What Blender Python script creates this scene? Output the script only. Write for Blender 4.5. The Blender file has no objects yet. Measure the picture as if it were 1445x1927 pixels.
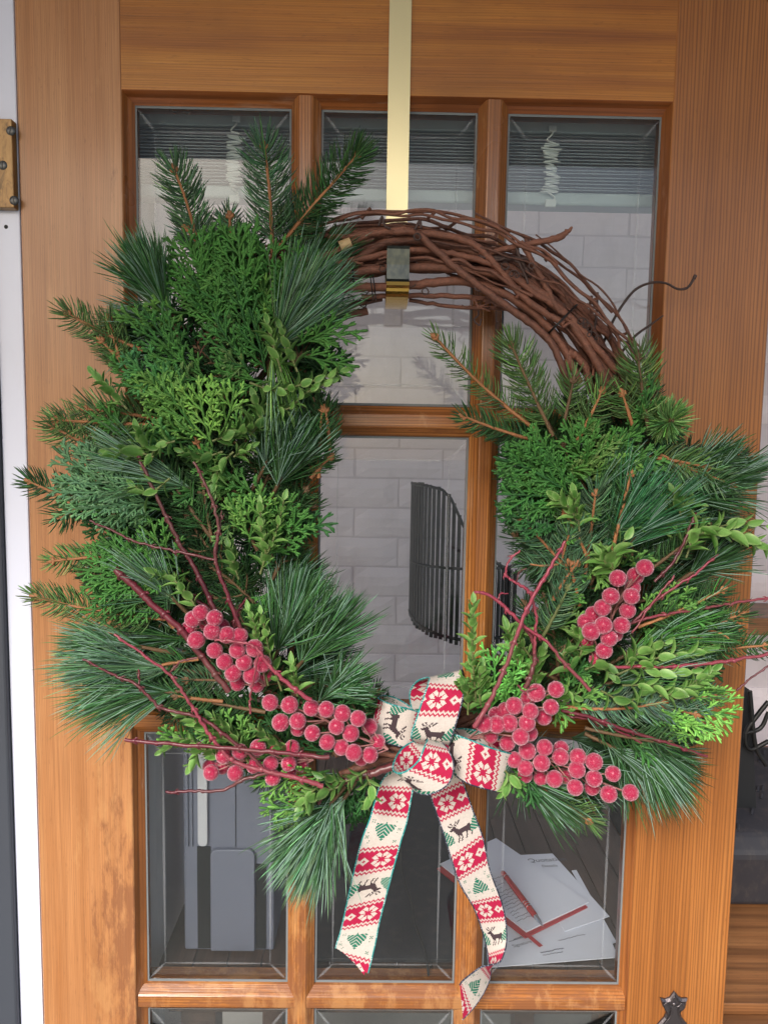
import bpy, math, random
import numpy as np
from mathutils import Vector, Matrix
random.seed(7); rng = np.random.default_rng(11)
sc = bpy.context.scene; COL = sc.collection
# ---------------------------------------------------------------- camera, sky, sun, exposure
W, H, F = 1445.0, 1927.0, 1400.0
CAMZ, D = 1.55, 0.92
def rad(a): return math.radians(a)
pitch, yaw, roll = rad(5.478), rad(-0.729), rad(0.957)
fw = np.array([0, math.cos(pitch), -math.sin(pitch)]); up = np.array([0, math.sin(pitch), math.cos(pitch)]); rt = np.array([1., 0, 0])
cy_, sy_ = math.cos(yaw), math.sin(yaw); Rz = np.array([[cy_, -sy_, 0], [sy_, cy_, 0], [0, 0, 1]])
fw, up, rt = Rz @ fw, Rz @ up, Rz @ rt
rt, up = math.cos(roll)*rt + math.sin(roll)*up, -math.sin(roll)*rt + math.cos(roll)*up
CAM = np.array([0, -D, CAMZ])
cd = bpy.data.cameras.new('camera'); cam = bpy.data.objects.new('camera', cd); COL.objects.link(cam)
m = Matrix.Identity(4)
for i in range(3):
    m[i][0] = rt[i]; m[i][1] = up[i]; m[i][2] = -fw[i]; m[i][3] = CAM[i]
cam.matrix_world = m
cd.sensor_fit = 'VERTICAL'; cd.sensor_height = 36.0; cd.lens = 36.0*F/H; cd.clip_start = 0.01; cd.clip_end = 500
sc.camera = cam
SUN_EL, SUN_AZ = rad(34), rad(203)      # azimuth measured clockwise from +Y: the light comes from behind the camera, a little to the left
wd = bpy.data.worlds.new('World'); sc.world = wd; wd.use_nodes = True
nt = wd.node_tree; nt.nodes.clear()
sky = nt.nodes.new('ShaderNodeTexSky'); sky.sky_type = 'NISHITA'; sky.sun_disc = False
sky.sun_elevation = SUN_EL; sky.sun_rotation = SUN_AZ; sky.dust_density = 3.0; sky.air_density = 1.0; sky.ozone_density = 1.0
bg = nt.nodes.new('ShaderNodeBackground'); bg.inputs[1].default_value = 0.12
wo = nt.nodes.new('ShaderNodeOutputWorld'); nt.links.new(sky.outputs[0], bg.inputs[0]); nt.links.new(bg.outputs[0], wo.inputs[0])
sl = bpy.data.lights.new('sun', 'SUN'); sl.energy = 2.0; sl.angle = rad(17); sl.color = (1.0, 0.96, 0.92)
so = bpy.data.objects.new('sun', sl); COL.objects.link(so)
sd = Vector((math.sin(SUN_AZ)*math.cos(SUN_EL), math.cos(SUN_AZ)*math.cos(SUN_EL), math.sin(SUN_EL)))
so.rotation_euler = (-sd).to_track_quat('-Z', 'Y').to_euler(); so.location = (0, -3, 4)
sc.view_settings.view_transform = 'Standard'; sc.view_settings.look = 'None'; sc.view_settings.gamma = 1.0
sc.view_settings.exposure = 0.9
sc.cycles.max_bounces = 8; sc.cycles.transparent_max_bounces = 16

# ---------------------------------------------------------------- points seen at a given depth
def ray(px, py): return rt*((px-W/2)/F) - up*((py-H/2)/F) + fw
def P(px, py, d=0.0):                   # d metres in front of the door's face (negative: behind)
    r = ray(px, py); t = (D-d)/r[1]; return CAM + r*t
def PT(px, py, z):                      # on the horizontal plane at height z
    r = ray(px, py); t = (z-CAMZ)/r[2]; return CAM + r*t

# ---------------------------------------------------------------- object helpers
WL = {}
def setp(o, parent):
    if parent is not None: o.parent = parent
def link(o, pivot, parent=None):
    COL.objects.link(o); setp(o, parent)
    base = WL.get(parent.name, np.zeros(3)) if parent is not None else np.zeros(3)
    o.location = tuple(np.array(pivot)-base); WL[o.name] = np.array(pivot, float); return o
def tag(o, label=None, cat=None, group=None, kind=None):
    if label: o['label'] = label
    if cat: o['category'] = cat
    if group: o['group'] = group
    if kind: o['kind'] = kind
    return o
def empty(name, pivot, parent=None):
    o = bpy.data.objects.new(name, None); o.empty_display_size = 0.02; return link(o, pivot, parent)
class MB:
    def __init__(s): s.v = []; s.f = []; s.sm = []
    def add(s, v, f, smooth=False):
        n = len(s.v); s.v += [tuple(map(float, p)) for p in v]; s.f += [tuple(i+n for i in q) for q in f]; s.sm += [smooth]*len(f); return s
    def box(s, a, b):
        (x0, y0, z0), (x1, y1, z1) = a, b
        return s.add([(x0,y0,z0),(x1,y0,z0),(x1,y1,z0),(x0,y1,z0),(x0,y0,z1),(x1,y0,z1),(x1,y1,z1),(x0,y1,z1)],
                     [(0,3,2,1),(4,5,6,7),(0,1,5,4),(1,2,6,5),(2,3,7,6),(3,0,4,7)])
    def prism(s, pts, axis, a, b, smooth=False):   # pts: 2-D polygon, extruded along axis
        def mk(p, t): return {0:(t,p[0],p[1]), 1:(p[0],t,p[1]), 2:(p[0],p[1],t)}[axis]
        n = len(pts); v = [mk(p, a) for p in pts]+[mk(p, b) for p in pts]
        f = [(i, (i+1) % n, n+(i+1) % n, n+i) for i in range(n)]
        caps = [tuple(range(n))[::-1], tuple(range(n, 2*n))]
        if smooth: s.add(v, f, True); s.add(v, caps)
        else: s.add(v, f+caps)
        return s
    def tube(s, pts, r, n=6, smooth=True, cap=True, jit=0.0):
        pts = np.array(pts, float); m = len(pts)
        r = np.interp(np.linspace(0, 1, m), np.linspace(0, 1, len(r)), r) if hasattr(r, '__len__') else np.full(m, r)
        t = np.gradient(pts, axis=0); t /= np.linalg.norm(t, axis=1)[:, None]+1e-12
        a = np.cross(t[0], [0.3, 0.5, 0.8]); a /= np.linalg.norm(a); vs = []
        for i in range(m):
            a = a - t[i]*np.dot(a, t[i]); a /= np.linalg.norm(a)+1e-12; b = np.cross(t[i], a)
            for k in range(n):
                w = 2*math.pi*k/n; q = r[i]*(1+jit*random.uniform(-1, 1))
                vs.append(pts[i]+q*(math.cos(w)*a+math.sin(w)*b))
        fs = [(i*n+k, i*n+(k+1) % n, (i+1)*n+(k+1) % n, (i+1)*n+k) for i in range(m-1) for k in range(n)]
        s.add(vs, fs, smooth)
        if cap: s.add([vs[k] for k in range(n)], [tuple(range(n))[::-1]]); s.add([vs[(m-1)*n+k] for k in range(n)], [tuple(range(n))])
        return s
    def lathe(s, c, prof, axis=2, n=24):
        vs = []
        for r, h in prof:
            for k in range(n):
                w = 2*math.pi*k/n; u, v = r*math.cos(w), r*math.sin(w)
                vs.append({2:(c[0]+u, c[1]+v, c[2]+h), 1:(c[0]+u, c[1]+h, c[2]+v), 0:(c[0]+h, c[1]+u, c[2]+v)}[axis])
        fs = [(i*n+k, i*n+(k+1) % n, (i+1)*n+(k+1) % n, (i+1)*n+k) for i in range(len(prof)-1) for k in range(n)]
        return s.add(vs, fs, True)
    def build(s, name, mat, parent=None, pivot=None, bevel=0):
        v = np.array(s.v)
        if pivot is None: pivot = np.array([(v[:,0].min()+v[:,0].max())/2, (v[:,1].min()+v[:,1].max())/2, v[:,2].min()])
        me = bpy.data.meshes.new(name); me.from_pydata([tuple(p) for p in (v-np.array(pivot))], [], s.f)
        me.polygons.foreach_set('use_smooth', s.sm); me.materials.append(mat); me.update()
        o = bpy.data.objects.new(name, me); link(o, pivot, parent)
        if bevel:
            b = o.modifiers.new('bevel', 'BEVEL'); b.width = bevel; b.segments = 2; b.limit_method = 'ANGLE'
        return o
def cr(pts, n=8):                       # Catmull-Rom through points
    p = np.array(pts, float); p = np.vstack([2*p[0]-p[1], p, 2*p[-1]-p[-2]]); out = []
    for i in range(1, len(p)-2):
        for t in np.linspace(0, 1, n, endpoint=False):
            out.append(0.5*(2*p[i]+(p[i+1]-p[i-1])*t+(2*p[i-1]-5*p[i]+4*p[i+1]-p[i+2])*t*t+(3*p[i]-p[i-1]-3*p[i+1]+p[i+2])*t**3))
    out.append(p[-2]); return np.array(out)
def nrm(a): return a/(np.linalg.norm(a, axis=-1, keepdims=True)+1e-12)

# ---------------------------------------------------------------- materials
def mat(name, col, rough=0.5, metal=0.0, spec=0.5):
    m = bpy.data.materials.new(name); m.use_nodes = True; b = m.node_tree.nodes['Principled BSDF']
    b.inputs['Base Color'].default_value = (*col, 1); b.inputs['Roughness'].default_value = rough
    b.inputs['Metallic'].default_value = metal; b.inputs['Specular IOR Level'].default_value = spec; return m
class N:                                # small node-building helper
    def __init__(s, m): s.nt = m.node_tree; s.b = s.nt.nodes.get('Principled BSDF')
    def n(s, t, **k):
        o = s.nt.nodes.new(t)
        for a, v in k.items(): setattr(o, a, v)
        return o
    def l(s, a, b): s.nt.links.new(a, b)
    def coord(s, scale=(1,1,1), obj=True):
        c = s.n('ShaderNodeTexCoord'); mp = s.n('ShaderNodeMapping'); mp.inputs['Scale'].default_value = scale
        if obj: s.l(c.outputs['Object'], mp.inputs[0])
        else:
            g = s.n('ShaderNodeNewGeometry'); s.l(g.outputs['Position'], mp.inputs[0])
        return mp.outputs[0]
    def noise(s, vec, scale, detail=4, rough=0.55, dist=0):
        o = s.n('ShaderNodeTexNoise'); o.inputs['Scale'].default_value = scale; o.inputs['Detail'].default_value = detail
        o.inputs['Roughness'].default_value = rough; o.inputs['Distortion'].default_value = dist; s.l(vec, o.inputs['Vector']); return o.outputs[0]
    def ramp(s, fac, stops):
        o = s.n('ShaderNodeValToRGB'); e = o.color_ramp.elements
        while len(e) > 1: e.remove(e[-1])
        for i, (p, c) in enumerate(stops):
            q = e[0] if i == 0 else e.new(p)
            q.position = p; q.color = (*c, 1) if len(c) == 3 else c
        s.l(fac, o.inputs[0]); return o.outputs[0]
    def mix(s, fac, a, b, mode='MIX'):
        o = s.n('ShaderNodeMix', data_type='RGBA', blend_type=mode)
        for sock, v in ((o.inputs['Factor'], fac), (o.inputs['A'], a), (o.inputs['B'], b)):
            if hasattr(v, 'links'): s.l(v, sock)
            elif isinstance(v, (int, float)): sock.default_value = v
            else: sock.default_value = (*v, 1)
        return o.outputs['Result']
    def math(s, op, a, b=0.0):
        o = s.n('ShaderNodeMath', operation=op)
        for i, v in enumerate((a, b)):
            if hasattr(v, 'links'): s.l(v, o.inputs[i])
            else: o.inputs[i].default_value = v
        return o.outputs[0]
    def bump(s, h, strength=0.3, dist=0.001):
        o = s.n('ShaderNodeBump'); o.inputs['Strength'].default_value = strength; o.inputs['Distance'].default_value = dist
        s.l(h, o.inputs['Height']); s.l(o.outputs[0], s.b.inputs['Normal'])

def wood(name, axis, light, mid, dark, rough=0.38, wear=0.0, lines=1.0, stain=0.5, seed=0.0, wsc=62, patch=None):
    """axis: the direction the grain runs (0 x, 2 z)."""
    m = mat(name, mid, rough); k = N(m)
    st = [1, 1, 1]; st[axis] = 0.035
    fine = [1, 1, 1]; fine[axis] = 0.012
    v1 = k.coord(tuple(st), False); v2 = k.coord(tuple(fine), False); v0 = k.coord((1, 1, 1), False)
    add = k.n('ShaderNodeVectorMath', operation='ADD'); add.inputs[1].default_value = (seed, seed*0.7, seed*1.3); k.l(v1, add.inputs[0])
    a = k.noise(add.outputs[0], 55, 5, 0.6, 0.4)
    b = k.noise(v2, 420, 3, 0.7)
    wv = k.n('ShaderNodeTexWave'); wv.wave_type = 'BANDS'; wv.bands_direction = 'X' if axis == 2 else 'Z'
    wv.inputs['Scale'].default_value = wsc; wv.inputs['Distortion'].default_value = 9.0; wv.inputs['Detail'].default_value = 2
    wv.inputs['Detail Scale'].default_value = 0.6; k.l(v1, wv.inputs['Vector'])
    knot = k.noise(k.coord((1, 1, 0.3) if axis == 2 else (0.3, 1, 1), False), 6.5, 3, 0.5)
    c = k.ramp(k.math('ADD', k.math('MULTIPLY', a, 0.5), k.math('MULTIPLY', knot, 0.5)), [(0.34, dark), (0.5, mid), (0.66, light)])
    c = k.mix(k.math('MULTIPLY', k.math('POWER', wv.outputs['Fac'], 2.2), 0.55*lines), c, tuple(x*0.45 for x in mid))
    c = k.mix(0.65, c, k.ramp(b, [(0.3, (0.62, 0.58, 0.55)), (0.6, (1.05, 1.05, 1.05))]), 'MULTIPLY')
    big = k.noise(v0, 4.5, 4, 0.6)
    c = k.mix(k.math('MULTIPLY', k.ramp(big, [(0.5, (0, 0, 0)), (0.72, (1, 1, 1))]), stain), c, tuple(x*0.55 for x in mid))
    if wear:
        w1 = k.noise(k.coord((1, 1, 0.12) if axis == 2 else (0.12, 1, 1), False), 40, 8, 0.72)
        w2 = k.ramp(w1, [(0.60-0.06*wear, (0, 0, 0)), (0.68, (1, 1, 1))])
        c = k.mix(k.math('MULTIPLY', w2, 0.4), c, (0.52, 0.33, 0.23))
        w3 = k.ramp(k.noise(k.coord((1, 1, 0.12) if axis == 2 else (0.12, 1, 1), False), 60, 6, 0.7), [(0.60, (0, 0, 0)), (0.66, (1, 1, 1))])
        c = k.mix(k.math('MULTIPLY', w3, 0.75*wear), c, (0.11, 0.035, 0.018))
    pr_ = [70, 70, 70]; pr_[axis] = 7; pores = k.noise(k.coord(tuple(pr_), False), 9, 3, 0.5)
    c = k.mix(k.math('MULTIPLY', k.ramp(pores, [(0.63, (0,)*3), (0.70, (1,)*3)]), 0.45), c, tuple(x*0.45 for x in mid))
    if patch:                             # weathered, worn varnish between given heights
        sx = k.n('ShaderNodeSeparateXYZ'); k.l(v0, sx.inputs[0]); zz, xx, zw, xw = patch
        mz = k.math('SUBTRACT', 1.0, k.math('MULTIPLY', k.math('ABSOLUTE', k.math('SUBTRACT', sx.outputs[2], zz)), 1/zw)); mx_ = k.math('SUBTRACT', 1.0, k.math('MULTIPLY', k.math('ABSOLUTE', k.math('SUBTRACT', sx.outputs[0], xx)), 1/xw))
        mm = k.math('MULTIPLY', k.math('MAXIMUM', mz, 0.0), k.math('MAXIMUM', mx_, 0.0)); mm.node.use_clamp = True
        pn = k.noise(k.coord((1, 1, 0.22) if axis == 2 else (0.22, 1, 1), False), 75, 8, 0.75)
        f_ = k.ramp(k.math('ADD', pn, k.math('MULTIPLY', mm, 0.22)), [(0.60, (0, 0, 0)), (0.70, (1, 1, 1))]); c = k.mix(k.math('MULTIPLY', f_, 0.75), c, (0.20, 0.075, 0.03))
        f2 = k.ramp(k.math('ADD', k.noise(k.coord((1, 1, 0.3), False), 30, 6, 0.7), k.math('MULTIPLY', mm, 0.14)), [(0.60, (0, 0, 0)), (0.70, (1, 1, 1))]); c = k.mix(k.math('MULTIPLY', f2, 0.4), c, (0.50, 0.26, 0.10))
    k.l(c, k.b.inputs['Base Color'])
    r = k.math('MULTIPLY_ADD', big, 0.22); r.node.inputs[2].default_value = rough-0.1; k.l(r, k.b.inputs['Roughness'])
    k.b.inputs['Coat Weight'].default_value = 0.18; k.b.inputs['Coat Roughness'].default_value = 0.16
    k.bump(k.math('ADD', b, a), 0.3, 0.0008); return m
W_L, W_M, W_D = (0.52, 0.215, 0.030), (0.42, 0.150, 0.017), (0.26, 0.078, 0.009)
M = {}
M['stile_l'] = wood('varnished_fir_left', 2, (0.53, 0.265, 0.110), (0.45, 0.20, 0.074), (0.35, 0.135, 0.040), wear=0.0, lines=0.55, stain=0.2, wsc=150, patch=(0.88, -0.315, 0.42, 0.075))  # paler peach than the right stile: glossy haze put into the colour
M['stile_r'] = wood('varnished_fir_right', 2, (0.42, 0.162, 0.038), (0.34, 0.120, 0.024), (0.24, 0.078, 0.013), lines=1.25, wsc=75, stain=0.3, seed=3.1)  # darker than the left stile: weaker light put into the colour
M['rail'] = wood('varnished_fir_rail', 0, W_L, W_M, W_D, lines=0.6, wsc=110, stain=0.6, seed=1.7)
M['mould_v'] = wood('stained_moulding_upright', 2, (0.46, 0.185, 0.05), (0.34, 0.115, 0.028), (0.13, 0.036, 0.012), rough=0.3, wear=0.25, stain=0.9, seed=4.5)
M['mould_h'] = wood('stained_moulding_cross', 0, (0.46, 0.17, 0.05), (0.33, 0.10, 0.026), (0.15, 0.042, 0.012), rough=0.3, wear=0.25, stain=0.9, seed=6.5)
M['muntin_v'] = wood('varnished_muntin_upright', 2, (0.52, 0.225, 0.062), (0.38, 0.138, 0.034), (0.14, 0.045, 0.013), rough=0.24, wear=0.65, lines=1.5, wsc=90, patch=(0.80, 0.0, 0.45, 0.9), stain=0.8, seed=5.5)
M['muntin_h'] = wood('varnished_muntin_cross', 0, (0.52, 0.225, 0.062), (0.38, 0.138, 0.034), (0.14, 0.045, 0.013), rough=0.24, wear=0.75, lines=1.5, wsc=90, patch=(0.805, 0.0, 0.12, 0.9), stain=0.8, seed=7.2)
M['table'] = wood('dark_table_wood', 1, (0.13, 0.075, 0.055), (0.085, 0.048, 0.034), (0.045, 0.025, 0.018), rough=0.42, lines=0.6, seed=2.0)
M['oak'] = wood('brown_oak', 0, (0.36, 0.17, 0.065), (0.26, 0.11, 0.04), (0.15, 0.058, 0.02), rough=0.4, lines=1.2, seed=9.0)
def painted(name, col, rough=0.45, dirt=0.12, dirtcol=(0.35, 0.33, 0.33), sc_=9):
    m = mat(name, col, rough); k = N(m); v = k.coord((1, 1, 0.4), False)
    c = k.mix(k.math('MULTIPLY', k.ramp(k.noise(v, sc_, 8, 0.7), [(0.5, (0, 0, 0)), (0.75, (1, 1, 1))]), dirt), col, dirtcol)
    k.l(c, k.b.inputs['Base Color']); k.bump(k.noise(v, 120, 4), 0.12, 0.001); return m
M['white'] = painted('white_gloss_paint', (0.70, 0.73, 0.86), 0.35)
M['casing'] = painted('grey_white_casing_paint', (0.50, 0.50, 0.54), 0.5)
M['black'] = painted('black_enamel', (0.008, 0.009, 0.011), 0.5, 0.1, (0.02, 0.02, 0.02))
M['slate'] = painted('slate_plastic', (0.15, 0.16, 0.215), 0.5, 0.3, (0.06, 0.06, 0.07))
M['slate_d'] = painted('dark_blue_grey_frame', (0.045, 0.052, 0.068), 0.5, 0.2, (0.03, 0.03, 0.035))
M['brick'] = painted('white_painted_brick', (0.80, 0.73, 0.77), 0.75, 0.25, (0.40, 0.36, 0.37), 14)
k = N(M['brick']); vv = k.coord((0.6, 1, 2.2), False); k.bump(k.noise(vv, 16, 8, 0.6, 0.6), 0.45, 0.004)
M['mortar'] = painted('painted_mortar', (0.68, 0.62, 0.66), 0.85, 0.3, (0.3, 0.28, 0.29))
M['putty'] = painted('grey_glazing_putty', (0.16, 0.18, 0.19), 0.6, 0.5, (0.12, 0.12, 0.13), 40)
M['blind'] = painted('grey_green_blind_slat', (0.21, 0.265, 0.285), 0.4, 0.1)
M['blindrail'] = painted('pale_blind_rail', (0.40, 0.49, 0.49), 0.4, 0.1)
M['cord'] = mat('pale_cord', (0.62, 0.68, 0.66), 0.7)
M['brass'] = mat('pale_brass_strap', (0.80, 0.70, 0.40), 0.30, 0.7)
k = N(M['brass']); k.bump(k.noise(k.coord((1, 1, 0.1), False), 60, 3), 0.08, 0.001)
M['dark_reflection'] = mat('filmed_brass_dark_reflection', (0.06, 0.066, 0.058), 0.2, 0.85)  # dark mirror reflection painted into the base colour, with scratched film over it
k = N(M['dark_reflection']); k.l(k.ramp(k.noise(k.coord((1,1,0.6), False), 180, 8, 0.8), [(0.45, (0.04, 0.046, 0.044)), (0.66, (0.075, 0.08, 0.065)), (0.8, (0.30, 0.27, 0.15))]), k.b.inputs['Base Color'])
M['brass_hook'] = mat('polished_brass_hook', (0.85, 0.56, 0.14), 0.10, 1.0)
k = N(M['brass_hook']); k.l(k.ramp(k.noise(k.coord((1,1,1), False), 260, 6, 0.7), [(0.4, (0.07,)*3), (0.75, (0.3,)*3)]), k.b.inputs['Roughness'])
def hinge_mat():
    m = mat('tarnished_brass', (0.33, 0.20, 0.085), 0.45, 0.35); k = N(m)
    c = k.ramp(k.noise(k.coord((1.4, 1, 0.6), False), 55, 8, 0.7, 1.0), [(0.32, (0.10, 0.065, 0.04)), (0.5, (0.36, 0.215, 0.09)), (0.75, (0.45, 0.29, 0.13))])
    k.l(c, k.b.inputs['Base Color']); k.bump(k.noise(k.coord((1,1,1), False), 300, 3), 0.2, 0.0006); return m
M['hinge'] = hinge_mat()
M['screw'] = mat('dark_steel_screw', (0.12, 0.12, 0.12), 0.4, 0.8)
M['iron'] = mat('dark_cast_iron', (0.12, 0.105, 0.11), 0.34, 0.85)
k = N(M['iron']); k.bump(k.noise(k.coord((1,1,1), False), 500, 4), 0.3, 0.0008)
def glass_mat():
    m = bpy.data.materials.new('window_glass'); m.use_nodes = True; t = m.node_tree; t.nodes.clear()
    o = t.nodes.new('ShaderNodeOutputMaterial'); mx = t.nodes.new('ShaderNodeMixShader'); tr = t.nodes.new('ShaderNodeBsdfTransparent')
    gl = t.nodes.new('ShaderNodeBsdfGlossy'); fr = t.nodes.new('ShaderNodeFresnel')
    tr.inputs[0].default_value = (0.95, 0.97, 0.97, 1); gl.inputs['Roughness'].default_value = 0.0; fr.inputs[0].default_value = 1.5
    nz = t.nodes.new('ShaderNodeTexNoise'); nz.inputs['Scale'].default_value = 3; nz.inputs['Detail'].default_value = 0; bp = t.nodes.new('ShaderNodeBump'); bp.inputs['Strength'].default_value = 0.006
    bp.inputs['Distance'].default_value = 0.02
    t.links.new(nz.outputs[0], bp.inputs['Height']); t.links.new(bp.outputs[0], gl.inputs['Normal'])
    t.links.new(fr.outputs[0], mx.inputs[0]); t.links.new(tr.outputs[0], mx.inputs[1]); t.links.new(gl.outputs[0], mx.inputs[2]); t.links.new(mx.outputs[0], o.inputs[0])
    return m
M['glass'] = glass_mat()
def groove_mat():
    m = bpy.data.materials.new('cut_glass_groove'); m.use_nodes = True; t = m.node_tree; t.nodes.clear()
    o = t.nodes.new('ShaderNodeOutputMaterial'); mx = t.nodes.new('ShaderNodeMixShader'); tr = t.nodes.new('ShaderNodeBsdfTransparent'); df = t.nodes.new('ShaderNodeBsdfPrincipled')
    df.inputs['Base Color'].default_value = (0.55, 0.58, 0.62, 1); df.inputs['Roughness'].default_value = 0.3; mx.inputs[0].default_value = 0.15
    t.links.new(tr.outputs[0], mx.inputs[1]); t.links.new(df.outputs[0], mx.inputs[2]); t.links.new(mx.outputs[0], o.inputs[0]); return m
M['groove'] = groove_mat()
def tinted(name, rough, spec=0.4, trans=0.0, bumpy=0):
    m = mat(name, (0.1, 0.2, 0.1), rough, 0, spec); k = N(m); a = k.n('ShaderNodeAttribute', attribute_name='tint')
    k.l(a.outputs['Color'], k.b.inputs['Base Color'])
    if bumpy: k.bump(k.noise(k.coord((1,1,1), False), bumpy, 3), 0.5, 0.0008)
    return m
M['needle'] = tinted('conifer_needle', 0.5, 0.22)
M['cedar'] = tinted('cedar_scale_leaf', 0.55, 0.2, bumpy=900)
def leaf_mat(name, a, b, edge):
    m = mat(name, a, 0.42, 0, 0.35); k = N(m); v = k.coord((1,1,1), True)
    oi = k.n('ShaderNodeObjectInfo'); c = k.mix(oi.outputs['Random'], a, b)
    at = k.n('ShaderNodeAttribute', attribute_name='rim'); c = k.mix(k.math('MULTIPLY', at.outputs['Fac'], k.ramp(k.noise(v, 150, 3), [(0.35, (0.2,)*3), (0.6, (1,)*3)])), c, edge)
    c = k.mix(0.6, c, k.ramp(k.noise(k.coord((1,1,1), False), 90, 4, 0.6), [(0.3, (0.6, 0.65, 0.6)), (0.7, (1.25, 1.2, 1.15))]), 'MULTIPLY')
    k.l(c, k.b.inputs['Base Color']); k.bump(k.noise(v, 260, 4), 0.4, 0.0012); k.b.inputs['Subsurface Weight'].default_value = 0.0
    return m
M['leaf'] = leaf_mat('boxwood_leaf', (0.075, 0.20, 0.035), (0.17, 0.34, 0.085), (0.30, 0.44, 0.16))
M['leaf_dark'] = leaf_mat('boxwood_leaf_green', (0.05, 0.14, 0.03), (0.09, 0.20, 0.045), (0.20, 0.30, 0.10))
def bark(name, a, b, rough=0.6, sc_=90, bump=0.5):
    m = mat(name, a, rough); k = N(m); v = k.coord((1,1,1), False); n = k.noise(v, sc_, 6, 0.65, 1.0)
    oi = k.n('ShaderNodeObjectInfo'); c = k.mix(0.5, k.ramp(n, [(0.3, b), (0.65, a)]), k.mix(oi.outputs['Random'], a, b)); k.l(c, k.b.inputs['Base Color']); k.bump(k.noise(v, sc_*5, 5), bump, 0.0012); return m
M['vine'] = bark('grapevine_bark', (0.255, 0.100, 0.060), (0.045, 0.020, 0.015), 0.6, 150, 0.9)
M['tendril'] = bark('dark_tendril', (0.07, 0.035, 0.028), (0.03, 0.018, 0.016))
M['cutwood'] = bark('pale_cut_wood', (0.62, 0.48, 0.26), (0.42, 0.27, 0.13))
M['dogwood'] = bark('red_dogwood_bark', (0.15, 0.018, 0.032), (0.06, 0.010, 0.017), 0.35, 60, 0.2)
M['dogwood_l'] = bark('light_red_dogwood_bark', (0.30, 0.045, 0.075), (0.17, 0.018, 0.036), 0.35, 60, 0.2)
for n_ in ('dogwood', 'dogwood_l'):
    k = N(M[n_]); b_ = k.b.inputs['Base Color']; src = b_.links[0].from_socket; k.l(k.mix(k.math('MULTIPLY', k.ramp(k.noise(k.coord((1,1,1), False), 420, 2, 0.6), [(0.66, (0,)*3), (0.72, (1,)*3)]), 0.5), k.mix(k.ramp(k.noise(k.coord((1,1,1), False), 9, 2), [(0.45, (0,)*3), (0.7, (0.6,)*3)]), src, (0.13, 0.06, 0.05)), (0.45, 0.25, 0.24)), b_)
M['stem_orange'] = bark('orange_spruce_twig', (0.40, 0.17, 0.065), (0.22, 0.09, 0.035), 0.6, 200)
M['stem_brown'] = bark('brown_spruce_twig', (0.16, 0.09, 0.04), (0.08, 0.045, 0.02), 0.6, 200)
M['stem_green'] = bark('green_twig', (0.14, 0.17, 0.05), (0.08, 0.09, 0.03), 0.5, 200)
M['wire'] = mat('black_wire', (0.015, 0.015, 0.015), 0.4, 0.3)
M['berrystem'] = bark('frosted_berry_stem', (0.40, 0.18, 0.17), (0.16, 0.06, 0.05), 0.5, 300)
def berry_mat():
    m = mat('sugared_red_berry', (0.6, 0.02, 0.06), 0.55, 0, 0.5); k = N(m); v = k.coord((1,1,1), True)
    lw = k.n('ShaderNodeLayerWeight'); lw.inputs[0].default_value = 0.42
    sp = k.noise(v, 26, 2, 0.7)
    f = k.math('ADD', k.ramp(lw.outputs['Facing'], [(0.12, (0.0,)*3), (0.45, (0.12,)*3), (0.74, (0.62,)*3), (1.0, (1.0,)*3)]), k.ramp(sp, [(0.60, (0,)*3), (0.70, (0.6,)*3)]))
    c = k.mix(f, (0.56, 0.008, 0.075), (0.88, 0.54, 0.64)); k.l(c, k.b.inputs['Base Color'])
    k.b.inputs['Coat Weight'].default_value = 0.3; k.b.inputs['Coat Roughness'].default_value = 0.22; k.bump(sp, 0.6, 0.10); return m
M['berry'] = berry_mat()
M['sugar'] = mat('pink_sugar_crystal', (0.90, 0.60, 0.67), 0.18, 0, 0.8)
def cloth_mat():
    m = mat('printed_linen_ribbon', (0.8, 0.75, 0.7), 0.8, 0, 0.2); k = N(m)
    a = k.n('ShaderNodeAttribute', attribute_name='col'); v = k.coord((1,1,1), False)
    c = k.mix(0.45, a.outputs['Color'], k.ramp(k.noise(v, 1500, 2), [(0.3, (0.78,)*3), (0.7, (1.08,)*3)]), 'MULTIPLY')
    g = k.n('ShaderNodeNewGeometry'); c = k.mix(k.math('MULTIPLY', g.outputs['Backfacing'], 0.0), c, (0.8, 0.75, 0.72))
    k.l(c, k.b.inputs['Base Color']); k.bump(k.noise(v, 1100, 2), 0.25, 0.0006); return m
M['ribbon'] = cloth_mat()
M['ribedge'] = tinted('ribbon_edge_thread', 0.5)
M['paper'] = painted('white_paper', (0.74, 0.75, 0.84), 0.7, 0.05)
M['ink'] = mat('grey_ink', (0.10, 0.10, 0.13), 0.7)
M['redcover'] = mat('red_cover', (0.42, 0.03, 0.035), 0.45)
M['redpen'] = mat('red_metallic_pen', (0.50, 0.035, 0.035), 0.25, 0.35)
M['chrome'] = mat('chrome', (0.6, 0.6, 0.62), 0.15, 1.0)
M['leather'] = painted('charcoal_leather', (0.022, 0.022, 0.028), 0.6, 0.8, (0.060, 0.050, 0.046), 45)
M['ground'] = painted('concrete_porch_ground', (0.22, 0.22, 0.20), 0.9, 0.5, (0.22, 0.24, 0.18), 2)

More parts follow.
